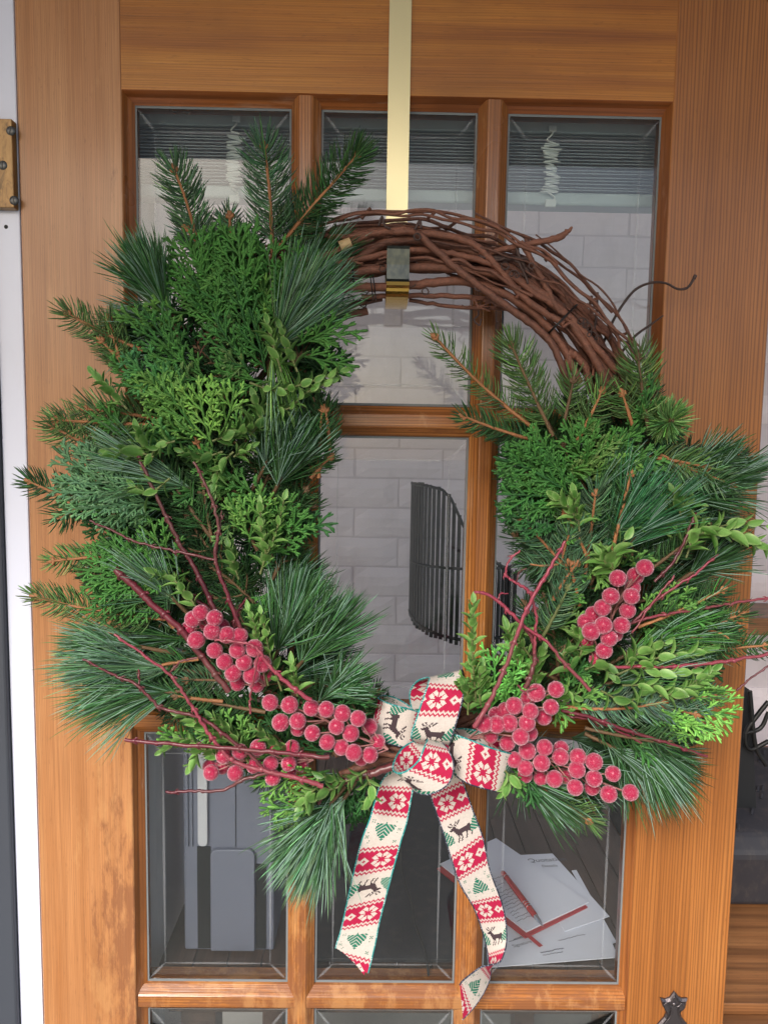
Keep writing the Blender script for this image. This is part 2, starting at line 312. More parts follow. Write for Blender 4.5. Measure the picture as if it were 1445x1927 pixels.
# ---------------------------------------------------------------- the setting
g = MB(); g.add([(-60,-60,0),(60,-60,0),(60,60,0),(-60,60,0)], [(0,1,2,3)]); tag(g.build('ground', M['ground']), kind='structure')
g = MB(); g.box((-2.4, -1.48, 2.42), (2.4, 0.22, 2.52)); tag(g.build('porch_ceiling', M['white']), kind='structure')
g = MB(); g.box((-2.4, 0.225, 2.42), (2.4, 1.12, 2.52)); tag(g.build('ceiling', M['white']), kind='structure')
WY = 0.98                                # brick wall behind the door
g = MB(); g.box((-1.9, WY+0.006, 0.004), (1.9, WY+0.12, 2.7)); wall = tag(g.build('wall', M['mortar']), kind='structure')
def brick_mesh(i, L=0.2195, h=0.0712):
    n, q = 7, 4; v = []; f = []
    for b in range(q):
        for a in range(n):
            x = -L/2+L*a/(n-1); z = h*b/(q-1); e = (a in (0, n-1)) or (b in (0, q-1))
            v.append((x+(random.uniform(-.0012, .0012) if e else 0), 0.004 if e else random.uniform(-0.0015, 0.0008), z+(random.uniform(-.001, .001) if e else 0)))
    for b in range(q-1):
        for a in range(n-1): s = b*n+a; f.append((s, s+1, s+n+1, s+n))
    k0 = len(v); bd = [*range(n)]+[n*(j+1)-1 for j in range(1, q)]+[n*(q-1)+j for j in range(n-2, -1, -1)]+[n*j for j in range(q-2, 0, -1)]
    for j in bd: v.append((v[j][0], 0.03, v[j][2]))
    for j in range(len(bd)): j2 = (j+1) % len(bd); f.append((bd[j2], bd[j], k0+j, k0+j2))
    me = bpy.data.meshes.new('brick'); me.from_pydata(v, [], f); me.materials.append(M['brick']); me.update(); return me
bms = [brick_mesh(i) for i in range(6)]
z = P(0, 1500, -WY)[2]-0.45; row = 0
zoff = P(640, 1064, -WY)[2] % 0.0765
z0 = zoff+0.0765*int((0.62)/0.0765)
for row in range(20):
    zz = z0+row*0.0765
    x0 = P(665, 1100, -WY)[0]+(0.112 if row % 2 else 0)
    for c in range(-5, 5):
        o = bpy.data.objects.new('brick', random.choice(bms)); link(o, (x0+c*0.2245+random.uniform(-.001, .001), WY, zz), wall)
# jamb and storm door at the left edge of the picture
XL, XR = -0.4265, 0.4765
jx = XL-0.0325
g = MB(); g.box((jx, 0.004, 0.0), (XL-0.0025, 0.15, 2.20)); tag(g.build('door_jamb', M['white'], bevel=0.0015), kind='structure')
c = P(9, 425, 0); g = MB(); g.lathe((c[0], 0.0038, c[2]), [(0, -0.0004), (0.0022, -0.0002), (0.0026, 0.0004)], 1, 12); o = g.build('nail_hole', M['wire']); tag(o, 'small dark nail hole in the white jamb below the hinge', 'nail hole')
g = MB(); g.box((jx-0.075, -0.004, 0.0), (jx-0.0005, 0.15, 2.2)); tag(g.build('storm_door_edge', M['slate_d'], bevel=0.003), 'black edge strip beside the white door jamb at the far left', 'door edge')
# ---------------------------------------------------------------- the door
ZT = 0.405+CAMZ
door = tag(empty('door', (0.02, 0.02, 0.02)), 'varnished orange wood door with small glass panes hung with a wreath', 'door')
AL, AR = -0.3045, 0.3460; GL, GR = -0.294, 0.339; GY = 0.018; TH = 0.046
rows = [(0.0435, 0.3945), (-0.3425, 0.0055), (-0.7265, -0.3805), (-1.10, -0.7635)]
mzs = [(0.0435, 0.0055), (-0.3425, -0.3805), (-0.7265, -0.7635)]
cols = [(GL, -0.107), (-0.0705, 0.1165), (0.1535, GR)]
def stile(x0, xa, xg, s, m_, name='stile'):
    pts = [(x0, TH), (x0, 0.0015), (x0+s*0.0015, 0), (xa-s*0.0012, 0), (xa, 0.0012), (xa+s*0.004, 0.0095), (xg, GY-0.002), (xg, GY+0.008), (xg-s*0.002, GY+0.012), (xg-s*0.004, TH)]
    g = MB()
    if s < 0: pts = pts[::-1]
    g.prism(pts, 2, 0.02, CAMZ+0.62); o = g.build(name, m_, door); o.data.materials.append(M['mould_v'])
    for p_ in o.data.polygons:
        cx_ = p_.center.x+o.location.x+WL[door.name][0]
        if p_.normal.y < 0.5 and s*(cx_-xa) > 0.0005 and abs(p_.normal.z) < 0.5: p_.material_index = 1
    return o
stile(XL, AL, GL, 1, M['stile_l']); stile(XR, AR, GR, -1, M['stile_r'])
g = MB(); zg = 0.3945+CAMZ
g.prism([(TH, CAMZ+0.62), (0.0007, CAMZ+0.62), (0.0007, ZT+0.001), (0.0019, ZT), (0.010, ZT-0.004), (GY-0.002, zg), (GY+0.008, zg), (TH, zg+0.003)], 0, AL, AR); o = g.build('top_rail', M['rail'], door); o.data.materials.append(M['mould_h'])
for p_ in o.data.polygons:
    if p_.normal.z < -0.3: p_.material_index = 1
g = MB(); zb = -1.10+CAMZ
g.prism([(TH, zb-0.003), (GY-0.002, zb), (0.0019, zb-0.0105), (0.0007, zb-0.012), (0.0007, 0.02), (TH, 0.02)], 0, AL, AR); g.build('bottom_rail', M['rail'], door)
def prof(h, y0=0.0):       # rounded muntin, half width h
    return [(-h, TH-0.002), (-h, GY-0.001), (-h*0.96, GY-0.005), (-h*0.48, y0+0.0016), (-h*0.40, y0+0.0003), (-h*0.34, y0), (h*0.34, y0), (h*0.40, y0+0.0003), (h*0.48, y0+0.0016), (h*0.96, GY-0.005), (h, GY-0.001), (h, TH-0.002)]
for a, b in ((-0.107, -0.0705), (0.1165, 0.1535)):
    c = (a+b)/2; g = MB(); g.prism([(c+p[0], p[1]) for p in prof((b-a)/2, 0.0012)], 2, zb-0.008, ZT-0.001, False); g.build('muntin', M['muntin_v'], door)
for t, b in mzs:
    c = (t+b)/2+CAMZ
    for xa, xb in ((AL+0.002, -0.0890), (-0.0885, 0.1350), (0.1352, AR-0.002)):
        g = MB(); g.prism([(p[1], c+p[0]) for p in prof((t-b)/2, 0.0024)][::-1], 0, xa, xb); g.build('muntin', M['muntin_h'], door)
for ri, (zl, zh) in enumerate(rows):
    for ci, (xl, xh) in enumerate(cols):
        e = 0.003; z0_, z1_ = zl+CAMZ, zh+CAMZ
        g = MB(); g.box((xl-e, GY, z0_-e), (xh+e, GY+0.004, z1_+e)); pane = g.build('glass_pane', M['glass'], door)
        g = MB(); w = 0.0028; y0, y1 = GY-0.0014, GY-0.0003    # glazing bead
        for (ax, az, bx, bz) in ((xl, z0_, xh, z0_+w), (xl, z1_-w, xh, z1_), (xl, z0_+w, xl+w*0.8, z1_-w), (xh-w*0.8, z0_+w, xh, z1_-w)): g.box((ax, y0, az), (bx, y1, bz))
        g.build('putty_bead', M['putty'], pane)
        g = MB(); i1 = 0.0235; gx0, gx1, gz0, gz1 = xl+i1, xh-i1, z0_+i1+0.002, z1_-i1-0.006; yy = GY-0.0005; bw = 0.0021
        def strip(a, b, w0, w1=None, mid=None):
            a = np.array(a); b = np.array(b); dd = nrm(b-a); nn = np.array([-dd[1], dd[0]]); n = 10; vs = []
            for j in range(n+1):
                t = j/n; ww = (w0 if mid is None else w0+(mid-w0)*math.sin(math.pi*t))/2; q = a+(b-a)*t
                vs += [(q[0]+nn[0]*ww, yy, q[1]+nn[1]*ww), (q[0]-nn[0]*ww, yy, q[1]-nn[1]*ww)]
            g.add(vs, [(2*j, 2*j+1, 2*j+3, 2*j+2) for j in range(n)])
        strip((gx0, gz0), (gx0, gz1), 0.0006, None, bw*1.5); strip((gx1, gz0), (gx1, gz1), 0.0006, None, bw*1.5)
        strip((gx0, gz0), (gx1, gz0), 0.0006, None, bw*1.3); strip((gx0, gz1), (gx1, gz1), 0.0006, None, bw*1.3)
        for (a, b) in (((gx0, gz0), (xl+.003, z0_+.004)), ((gx1, gz0), (xh-.003, z0_+.004)), ((gx0, gz1), (xl+.003, z1_-.004)), ((gx1, gz1), (xh-.003, z1_-.004))): strip(a, b, 0.0005, None, 0.0036)
        g.build('cut_groove', M['groove'], pane)
# iron plate of the handle
hp = [(750,490),(700,560),(650,625),(560,655),(455,635),(480,710),(505,800),(560,870),(572,950),(545,1030),(470,1110),(390,1200),(330,1330),(330,1700),(400,1900)]
hr = [(400,1900+0),(1050,1900),(1120,1700),(1110,1330),(1040,1200),(960,1110),(900,1030),(880,950),(890,870),(985,795),(1005,710),(1025,635),(910,640),(850,610),(800,555)]
out = [P(1200+x/11.12, 1820+y/11.12, 0.001) for x, y in hp+hr[1:]]
g = MB(); ctr = np.mean(out, 0)
def ringv(s, y): return [(ctr[0]+(p[0]-ctr[0])*s, y, ctr[2]+(p[2]-ctr[2])*s) for p in out]
n = len(out); g.add([(p[0], 0.0, p[2]) for p in out]+[(p[0], -0.0025, p[2]) for p in out], [(i, (i+1) % n, n+(i+1) % n, n+i) for i in range(n)])
g.add([(p[0], -0.0025, p[2]) for p in out]+[(p[0]*0.86+ctr[0]*0.14, -0.0046, p[2]*0.93+ctr[2]*0.07-0.0015) for p in out]+[(p[0]*0.76+ctr[0]*0.24, -0.0030, p[2]*0.90+ctr[2]*0.10-0.003) for p in out],
      [(i, (i+1) % n, n+(i+1) % n, n+i) for i in range(n)]+[(n+i, n+(i+1) % n, 2*n+(i+1) % n, 2*n+i) for i in range(n)]+[tuple(range(2*n, 3*n))], False)
hpl = g.build('handle_plate', M['iron'], door)
g = MB(); c = P(1200+755/11.12, 1820+780/11.12, 0.004); g.lathe((c[0], c[1], c[2]), [(0, -0.0016), (0.0024, -0.0012), (0.0032, 0.0002), (0.0032, 0.002)], 1, 16); g.build('screw', M['iron'], hpl)
g = MB()
for pts in ([(690,870),(700,930),(670,1040),(600,1130),(560,1189)], [(860,860),(850,930),(870,1050),(920,1150),(960,1200)], [(545,790),(600,745),(640,800),(690,830)], [(960,790),(905,760),(870,800),(820,830)], [(700,700),(760,620),(810,710)]):
    g.tube(cr([P(1200+x/11.12, 1820+y/11.12, 0.0048) for x, y in pts], 5), 0.0009, 6)
g.build('scroll_relief', M['iron'], hpl)
# hinge on the jamb
hz0, hz1 = P(10, 395, 0)[2], P(10, 229, 0)[2]
hinge = tag(empty('hinge', (XL-0.02, 0, hz0)), 'tarnished brass hinge plate with three slotted screws on the white jamb', 'hinge')
g = MB(); g.box((jx-0.029, -0.0088, hz0), (XL-0.0030, 0.0034, hz1)); g.build('plate', M['hinge'], hinge, bevel=0.001)
for px, py in ((21, 246), (6, 311), (27, 377)):
    c = P(px, py, 0.0088)
    g = MB(); g.lathe((c[0], -0.0088, c[2]), [(0.0, -0.0014), (0.003, -0.0013), (0.0052, -0.0003), (0.0056, 0.001)], 1, 20); s_ = g.build('screw', M['screw'], hinge)
    g = MB(); a = random.uniform(0.6, 2.4); u = np.array([math.cos(a), 0, math.sin(a)])*0.0045; w = np.array([-math.sin(a), 0, math.cos(a)])*0.0006; b = np.array([c[0], -0.0104, c[2]])
    g.add([b-u-w, b+u-w, b+u+w, b-u+w], [(0,1,2,3)]); g.build('slot', M['wire'], s_)
# ---------------------------------------------------------------- behind the glass
bl = tag(empty('window_blind', (0.02, 0.07, CAMZ+0.25)), 'raised grey slatted blind stacked along the top of the glass', 'blind')
BX0, BX1 = GL-0.03, GR+0.03
def zY(py, Y): return P(720, py, -Y)[2]
g = MB(); g.box((BX0, 0.060, zY(250, 0.07)), (BX1, 0.088, zY(222, 0.07))); g.build('head_rail', M['blindrail'], bl, bevel=0.002)
zt, zb_ = zY(257, 0.07), zY(357, 0.07); ns = 17
for i in range(ns):
    zc = zt+(zb_-zt)*i/(ns-1)+random.uniform(-0.0004, 0.0004); th = 0.0014; dy = random.uniform(-0.001, 0.001); tl = 0.0
    g = MB(); n = 5; pr = [(0.060+dy+0.026*j/(n-1), zc+0.0018*math.sin(math.pi*j/(n-1))) for j in range(n)]
    g.prism(pr+[(y, zz+th) for y, zz in pr[::-1]], 0, BX0+0.004, BX1-0.004); o = g.build('slat', M['blind'], bl); o.rotation_euler.y = tl
g = MB(); g.box((BX0+0.003, 0.058, zY(385, 0.07)), (BX1-0.003, 0.088, zY(360, 0.07))); g.build('bottom_rail', M['blindrail'], bl, bevel=0.003)
for cx_, y0, y1 in ((443, 222, 376), (1037, 240, 384)):
    cc = tag(empty('lift_cord', P(cx_, y0, -0.052), bl))
    g = MB(); pts = []
    for j in range(46):
        t = j/45; yy = y0+30+(y1-y0-52)*t; pts.append(P(cx_+(14 if j % 2 else -14)*random.uniform(0.6, 1.25)+random.uniform(-3, 3)-4*t, yy+random.uniform(-3, 3), -0.050-random.uniform(0, 0.004)))
    g.tube(cr(pts, 6), 0.0010, 5, cap=False)
    g.tube(cr([P(cx_+5, y0, -0.052), P(cx_+2, y0+12, -0.052), P(cx_-8, y0+24, -0.052), P(cx_+8, y0+30, -0.052)], 5), 0.0011, 5)
    g.tube(cr([P(cx_-6, y1-22, -0.052), P(cx_+6, y1-12, -0.052), P(cx_-2, y1-4, -0.052)], 5), 0.0011, 5); g.build('cord_bundle', M['cord'], cc)
    g = MB(); a = P(cx_-12, y1+6, -0.052); b = P(cx_+9, y1-8, -0.052); g.box((a[0], 0.05, a[2]), (b[0], 0.054, b[2])); g.build('cord_weight', M['cord'], cc, bevel=0.001); g = MB()
    a = P(cx_-5, y0+8, -0.052); b = P(cx_+10, y0-3, -0.052); g.box((a[0], 0.05, a[2]), (b[0], 0.054, b[2])); g.build('cord_clip', M['cord'], cc, bevel=0.001)
# casing at the left, inside
TZ = CAMZ-0.73
g = MB(); pr = [(-0.42, 0.24), (-0.42, 0.10), (-0.385, 0.10), (-0.378, 0.108), (-0.366, 0.108), (-0.358, 0.10), (-0.322, 0.10), (-0.316, 0.106), (-0.308, 0.112), (-0.300, 0.112), (-0.300, 0.24)]
g.prism(pr[::-1], 2, 0.004, 2.6); tag(g.build('door_casing', M['casing']), kind='structure')
# table with boards
tbl = tag(empty('table', (0.1, 0.1, 0.004)), 'dark wooden plank table behind the lower glass panes', 'table')
x = -0.29; i = 0
while x < 0.43:
    w = 0.0475; g = MB(); g.box((x, 0.056, TZ-0.022), (x+w-0.0018, WY-0.02, TZ-random.uniform(0.0002, 0.0008))); g.build('plank', M['table'], tbl, bevel=0.0008); x += w
g = MB(); g.box((-0.28, 0.065, TZ-0.08), (0.43, 0.085, TZ-0.0225)); g.build('apron', M['table'], tbl)
for lx in (-0.27, 0.385):
    for ly in (0.09, WY-0.10): g = MB(); g.box((lx, ly, 0.004), (lx+0.05, ly+0.05, TZ-0.0225)); g.build('leg', M['table'], tbl)
def onT(px, py, h): return PT(px, py, TZ+h)
def sheet(name, quad, h, th, m_, parent=None):
    c = [onT(x, y, h) for x, y in quad]; g = MB()
    g.add([(p[0], p[1], TZ+h) for p in c]+[(p[0], p[1], TZ+h-th) for p in c], [(0,1,2,3),(7,6,5,4)]+[(i, 4+i, 4+(i+1) % 4, (i+1) % 4) for i in range(4)]); return g.build(name, m_, parent)
def squiggle(g, a, b, h, amp=2.2, r=0.0004):
    n = int(math.hypot(b[0]-a[0], b[1]-a[1])/2.2)+2; pts = [onT(a[0]+(b[0]-a[0])*i/n+random.uniform(-1, 1), a[1]+(b[1]-a[1])*i/n+random.uniform(-amp, amp), h) for i in range(n+1)]
    g.tube(pts, r, 4, cap=False)
def flattext(txt, px, py, px2, py2, h, size, parent, m_=None):
    cu = bpy.data.curves.new('print', 'FONT'); cu.body = txt; cu.size = size; cu.materials.append(m_ or M['ink']); t_ = bpy.data.objects.new('print_curve', cu); COL.objects.link(t_); me_ = bpy.data.meshes.new_from_object(t_); bpy.data.objects.remove(t_); o = bpy.data.objects.new('print', me_)
    a = onT(px, py, h); b = onT(px2, py2, h); link(o, a, parent); o.rotation_euler = (0, 0, math.atan2(b[1]-a[1], b[0]-a[0])); return o
s1 = tag(sheet('letter', [(757,1637),(905,1588),(1035,1740),(885,1790)], 0.002, 0.0012, M['paper']), 'white letter sheet furthest left in the paper pile on the table', 'letter')
g = MB()
for j in range(9): squiggle(g, (812+j*6, 1650+j*10), (850+j*6, 1637+j*10), 0.0023, 1.0, 0.0003)
g.build('print', M['ink'], s1)
flattext('Re', 806, 1634, 830, 1627, 0.0023, 0.008, s1)
s2 = tag(sheet('letter', [(905,1690),(1131,1728),(1163,1801),(918,1820)], 0.0045, 0.0012, M['paper']), 'white letter with signature line lying lowest and nearest on the table', 'letter')
g = MB(); squiggle(g, (1050,1770), (1100,1758), 0.0048, 1.5); squiggle(g, (1016,1793), (1060,1784), 0.0048, 1.2, 0.0006); squiggle(g, (1022,1798), (1058,1791), 0.0048, 1.0); squiggle(g, (965,1768), (1000,1756), 0.0048, .5); squiggle(g, (958,1772), (990,1762), 0.0048, .5)
for j in range(14): squiggle(g, (1070+j*2.4, 1738-j*0.9), (1071+j*2.4, 1730-j*0.9), 0.0048, 0.3, 0.0004)
g.build('print', M['ink'], s2); flattext('Signature', 966, 1783, 984, 1778, 0.0048, 0.0085, s2)
s3 = tag(sheet('letter', [(975,1609),(1039,1606),(1146,1724),(1062,1752)], 0.007, 0.0012, M['paper']), 'white sheet headed Quotation behind the red notebook', 'letter')
flattext('Quotation', 994, 1623, 1032, 1621, 0.0074, 0.0165, s3); flattext('Details', 1020, 1632, 1040, 1631, 0.0074, 0.010, s3)
s4 = tag(sheet('letter', [(1075,1638),(1084,1637),(1159,1772),(1150,1776)], 0.0018, 0.001, M['paper']), 'narrow pale sheet edge sticking out right of the pile', 'letter')
nb = tag(sheet('notebook', [(822,1634),(930,1584),(1105,1706),(988,1764)], 0.0095, 0.0022, M['redcover']), 'red notebook with an open white page under a red pen', 'notebook')
sheet('page', [(828,1625),(933,1577),(1107,1697),(990,1752)], 0.0125, 0.0025, M['paper'], nb)
g = MB()
for j in range(14):
    t = j/13; a = (905+t*62, 1662+t*72); L = random.uniform(18, 46); squiggle(g, (a[0]+6, a[1]), (a[0]+L, a[1]-L*0.36), 0.0128, 1.6, 0.00032)
g.build('handwriting', M['ink'], nb)
g = MB(); pp = [onT(990, 1757, 0.012), onT(1000, 1766, 0.008), onT(1018, 1781, 0.007)]; off = np.array([0.003, 0.002, 0])
g.add([p-off for p in pp]+[p+off for p in pp], [(0,1,4,3),(1,2,5,4)], True); g.build('bookmark', M['redcover'], nb)
pa, pb = onT(945, 1641, 0.0178), onT(1021, 1743, 0.0178)
pen = tag(empty('pen', pa), 'red ballpoint pen with silver tip lying on the notebook page', 'pen')
def seg(t): return pa+(pb-pa)*t
g = MB(); g.tube([seg(t) for t in (0.10, 0.3, 0.6, 0.80, 0.84)], [0.0042, 0.0048, 0.005, 0.0046, 0.004], 12); g.build('barrel', M['redpen'], pen)
g = MB(); g.tube([seg(t) for t in (0.84, 0.93, 1.0)], [0.0040, 0.0026, 0.0006], 12); g.build('tip', M['chrome'], pen)
g = MB(); g.tube([seg(t) for t in (0.0, 0.02, 0.09, 0.10)], [0.0028, 0.0042, 0.0042, 0.004], 12); g.build('push_button', M['redpen'], pen)
for t in (0.105, 0.60, 0.64, 0.68): g = MB(); g.tube([seg(t), seg(t+0.012)], 0.0054, 12); g.build('ring', M['chrome'], pen)
# dark leather folder and cable seen in the middle pane, speaker in the left pane
g = MB(); c = [onT(x, y, 0.006) for x, y in ((575,1500),(812,1490),(905,1842),(560,1842))]
q = [(p[0], p[1], TZ+0.006) for p in c]+[(p[0], p[1], TZ+0.0006) for p in c]
q[2] = (q[2][0], 0.06, q[2][2]); q[3] = (q[3][0], 0.06, q[3][2]); q[6] = (q[6][0], 0.06, q[6][2]); q[7] = (q[7][0], 0.06, q[7][2])
g.add(q, [(0,3,2,1),(0,1,5,4),(1,2,6,5),(2,3,7,6),(3,0,4,7)]); tag(g.build('desk_mat', M['leather'], bevel=0.001), 'charcoal mottled desk mat seen through the middle lower pane', 'desk mat')
g = MB(); g.tube(cr([onT(*p, 0.009) for p in ((757,1560),(755,1620),(762,1660),(775,1700),(782,1740),(800,1790),(806,1835))], 6), 0.0016, 6); tag(g.build('cable', M['wire']), 'thin black cable hanging down beside the paper pile', 'cable')
sp = tag(empty('cabinet', (-0.24, 0.2, TZ)), 'tall slate grey cabinet with rounded front panel behind the lower left pane', 'cabinet')
def rbox(x0, x1, z0, z1, r, n=6):
    pts = [(x0, z0), (x1, z0)]
    for cx_, cz, a0 in ((x1-r, z1-r, 0), (x0+r, z1-r, 90)):
        for j in range(n+1): a = rad(a0+90*j/n); pts.append((cx_+r*math.cos(a), cz+r*math.sin(a)))
    return pts
def pz(y, Y): return P(400, y, -Y)[2]
def pX(x, Y, y=1700): return P(x, y, -Y)[0]
g = MB(); g.box((pX(345, .078), 0.083, TZ), (pX(515, .078), 0.22, pz(1385, .078))); g.build('body', M['slate'], sp, bevel=0.003)
g = MB(); g.prism(rbox(pX(397, .078), pX(480, .078), TZ+0.004, pz(1597, .078), 0.010), 1, 0.075, 0.0826); g.build('front_panel', M['slate'], sp, bevel=0.0015)
g = MB(); g.box((pX(371, .078), 0.081, TZ+0.004), (pX(396, .078), 0.0828, pz(1596, .078))); g.build('dark_gap', M['black'], sp)
g = MB(); g.box((pX(481, .078), 0.081, TZ+0.004), (pX(500, .078), 0.0828, pz(1628, .078))); g.build('dark_gap', M['black'], sp)
z_ = pz(1592, .078); g = MB(); q_ = rbox(pX(374, .078), pX(392, .078), -pz(1390, .078), -z_, 0.006); g.prism([(x, -z) for x, z in q_][::-1], 1, 0.076, 0.0826); g.build('handle_strip', M['casing'], sp, bevel=0.001)
for x_ in (352, 360, 440, 506): g = MB(); g.box((pX(x_, .078), 0.0795, pz(1595, .078)), (pX(x_+3, .078), 0.0828, pz(1388, .078))); g.build('rib', M['slate'], sp)
# slatted lampshade
lampY = 0.62
lc = P(882, 1100, -lampY)
shade = tag(empty('lamp', (lc[0], lampY+0.02, TZ)), 'black slatted lampshade against the white brick wall', 'lamp')
pxm = np.linalg.norm(P(883, 1100, -lampY)-lc); R_ = 106*pxm
def ztop(px): return P(px, np.interp(px, [775, 800, 828, 845, 868, 900, 985], [911, 912, 918, 935, 985, 1035, 1090]), -lampY)[2]
def zbot(px): return P(px, np.interp(px, [775, 790, 830, 870, 985], [1178, 1196, 1208, 1214, 1214]), -lampY)[2]
ths = np.linspace(-90, 90, 33)
for th in ths:
    a = rad(th); x = lc[0]+R_*math.sin(a); y = lampY-R_*math.cos(a)*0.9+R_*0.9; px = 882+106*math.sin(a)
    g = MB(); t_ = np.array([math.cos(a), math.sin(a)]); nn = np.array([-t_[1], t_[0]]); w = 0.0037; z1 = ztop(px)+random.uniform(-.002, .002); z0_ = zbot(px)+random.uniform(-.003, .003)
    pts = [(x+t_[0]*w+nn[0]*.0015, y+t_[1]*w+nn[1]*.0015), (x-t_[0]*w+nn[0]*.0015, y-t_[1]*w+nn[1]*.0015), (x-t_[0]*w-nn[0]*.0015, y-t_[1]*w-nn[1]*.0015), (x+t_[0]*w-nn[0]*.0015, y+t_[1]*w-nn[1]*.0015)]
    g.prism(pts, 2, z0_, z1); o = g.build('slat', M['black'], shade)
for off_, f_ in ((-0.004, ztop), (0.012, zbot)):
    g = MB(); pts = [(lc[0]+R_*math.sin(rad(t))*1.0, lampY-R_*math.cos(rad(t))*0.9+R_*0.9-0.003, f_(882+106*math.sin(rad(t)))+off_) for t in np.linspace(-90, 90, 40)]
    g.tube(pts, 0.0035, 6); g.build('hoop', M['black'], shade)
g = MB(); zm = P(860, 1070, -lampY)[2]; g.tube([(lc[0]+R_*math.sin(rad(t)), lampY-R_*math.cos(rad(t))*0.9+R_*0.9-0.003, zm) for t in np.linspace(-90, 90, 30)], 0.003, 6); g.build('hoop', M['black'], shade)
g = MB(); g.tube([(lc[0]+0.02, lampY+R_*0.9, TZ+0.02), (lc[0]+0.02, lampY+R_*0.9, zm)], 0.008, 12); g.build('stem', M['black'], shade)
g = MB(); g.lathe((lc[0]+0.02, lampY+R_*0.9, TZ), [(0, 0.022), (0.012, 0.02), (0.05, 0.012), (0.058, 0.001), (0, 0.001)]); g.build('base', M['black'], shade)
# right-hand gap beyond the door
sh = tag(empty('shelf_unit', (1.0, 0.8, 0.3)), 'narrow oak shelf against the brick wall at the right edge', 'shelf')
for y0, y1, Y in ((1163, 1196, 0.80), (1456, 1490, 0.80)):
    z1_ = P(1430, y0, -Y)[2]; z0_ = P(1430, y1, -Y)[2]; g = MB(); g.box((0.78, Y, z0_), (1.5, WY-0.01, z1_)); g.build('shelf_board', M['oak'], sh, bevel=0.002)
g = MB(); g.box((0.745, 0.80, 0.004), (0.778, WY-0.01, P(1430, 1100, -0.8)[2])); g.build('upright', M['black'], sh)
fz = PT(1400, 1700, 0.60)
bx = tag(empty('bag', (0.85, 0.6, 0.6)), 'black textured bag on the oak bench at the right edge', 'bag')
g = MB(); a = P(1372, 1705, -0.42); b = P(1372, 1570, -0.42)
g.prism([(0.42, a[2]), (0.40, b[2]-0.03), (0.43, b[2]), (0.72, b[2]+0.05), (0.76, b[2]), (0.76, a[2])][::-1], 0, 0.56, 1.2); g.build('body', M['leather'], bx, bevel=0.01)
g = MB()
for j in range(60): c = (random.uniform(0.58, 1.1), 0, 0); t = random.random(); y = 0.43+0.29*t; zz = b[2]+0.05*t; g.tube([(c[0], y, zz), (c[0]+0.006, y+0.01, zz+0.006), (c[0]+0.012, y+0.02, zz)], 0.003, 5)
g.build('pom', M['leather'], bx)
zt_ = a[2]
bench = tag(empty('bench', (0.9, 0.4, 0)), 'oak bench top with a straight front edge at bottom right', 'bench')
g = MB(); zf = PT(1420, 1888, zt_)[1]; g.box((0.50, zf, zt_-0.03), (1.4, 0.80, zt_-0.0005)); g.build('bench_top', M['oak'], bench, bevel=0.001)
g = MB(); g.box((0.50, 0.10, zt_-0.06), (1.4, zf-0.004, zt_-0.016)); g.build('bench_edge', M['oak'], bench, bevel=0.001)
for lx in (0.55, 1.3): g = MB(); g.box((lx, 0.14, 0.004), (lx+0.05, 0.19, zt_-0.06)); g.build('leg', M['oak'], bench); g = MB(); g.box((lx, 0.72, 0.004), (lx+0.05, 0.77, zt_-0.03)); g.build('leg', M['oak'], bench)
mon = tag(empty('monitor', (0.75, 0.6, 0.7)), 'dark slanted screen edge and looped cables beside the door', 'monitor')
c = [P(x, y, -0.5) for x, y in ((1398,1290),(1412,1300),(1424,1560),(1380,1570))]
g = MB(); g.prism([(p[0], p[2]) for p in c], 1, 0.5, 0.53, False); g.build('screen', M['black'], mon)
for pts in ([(1445,1320),(1425,1345),(1402,1380),(1410,1410),(1445,1395)], [(1410,1300),(1420,1400),(1440,1440)], [(1400,1380),(1430,1370),(1445,1340)]):
    g = MB(); g.tube(cr([P(x, y, -0.48) for x, y in pts], 6), 0.0045, 6); g.build('cable', M['wire'], mon)
# ---------------------------------------------------------------- hanger
han = tag(empty('wreath_hanger', P(750, 0, 0.004)), 'pale brass wreath hanger strap with polished hook over the door', 'hanger')
a = P(753, -60, 0.003); b = P(746, 470, 0.003); hw = 0.0128; hx = P(746, 500, 0.003)[0]; hx0 = P(753, 0, 0.003)[0]; cxh = (hx+hx0)/2
zbt = P(746, 556, 0.06)[2]
def bent(path, w, name, m_, th=0.0011):
    path = np.array(path); tt = nrm(np.gradient(path, axis=0)); g = MB(); v = []
    for (y, z_), t in zip(path, tt):
        n_ = np.array([-t[1], t[0]])*th
        v += [(cxh-w, y, z_), (cxh+w, y, z_), (cxh+w, y+n_[0], z_+n_[1]), (cxh-w, y+n_[0], z_+n_[1])]
    f = []
    for i in range(len(path)-1):
        for k_ in range(4): f.append((4*i+k_, 4*i+(k_+1) % 4, 4*i+4+(k_+1) % 4, 4*i+4+k_))
    f += [(0,1,2,3), tuple(4*(len(path)-1)+k_ for k_ in (3,2,1,0))]; g.add(v, f); return g.build(name, m_, han)
bent([(-0.003, CAMZ+0.60), (-0.003, CAMZ+0.4), (-0.003, zbt+0.02)], hw, 'strap', M['brass'])
arc = [(-0.003, zbt+0.02)]+[(-0.003-0.0475*(1-math.cos(t)), zbt-0.008*math.sin(t)*1.2) for t in np.linspace(0.3, math.pi-0.2, 12)]
zf1 = P(746, 463, 0.10)[2]; zcl = P(746, 533, 0.10)[2]
arc += [(-0.100, zbt+0.001), (-0.106, (zbt+zcl)/2), (-0.104, zcl), (-0.1005, zcl+0.004), (-0.0995, (zcl+zf1)/2), (-0.1005, zf1-0.003), (-0.1025, zf1)]
bent(arc[:-4], 0.0122, 'hook', M['brass_hook']); bent([arc[-5]]+arc[-4:], 0.0121, 'hook_front', M['dark_reflection'])
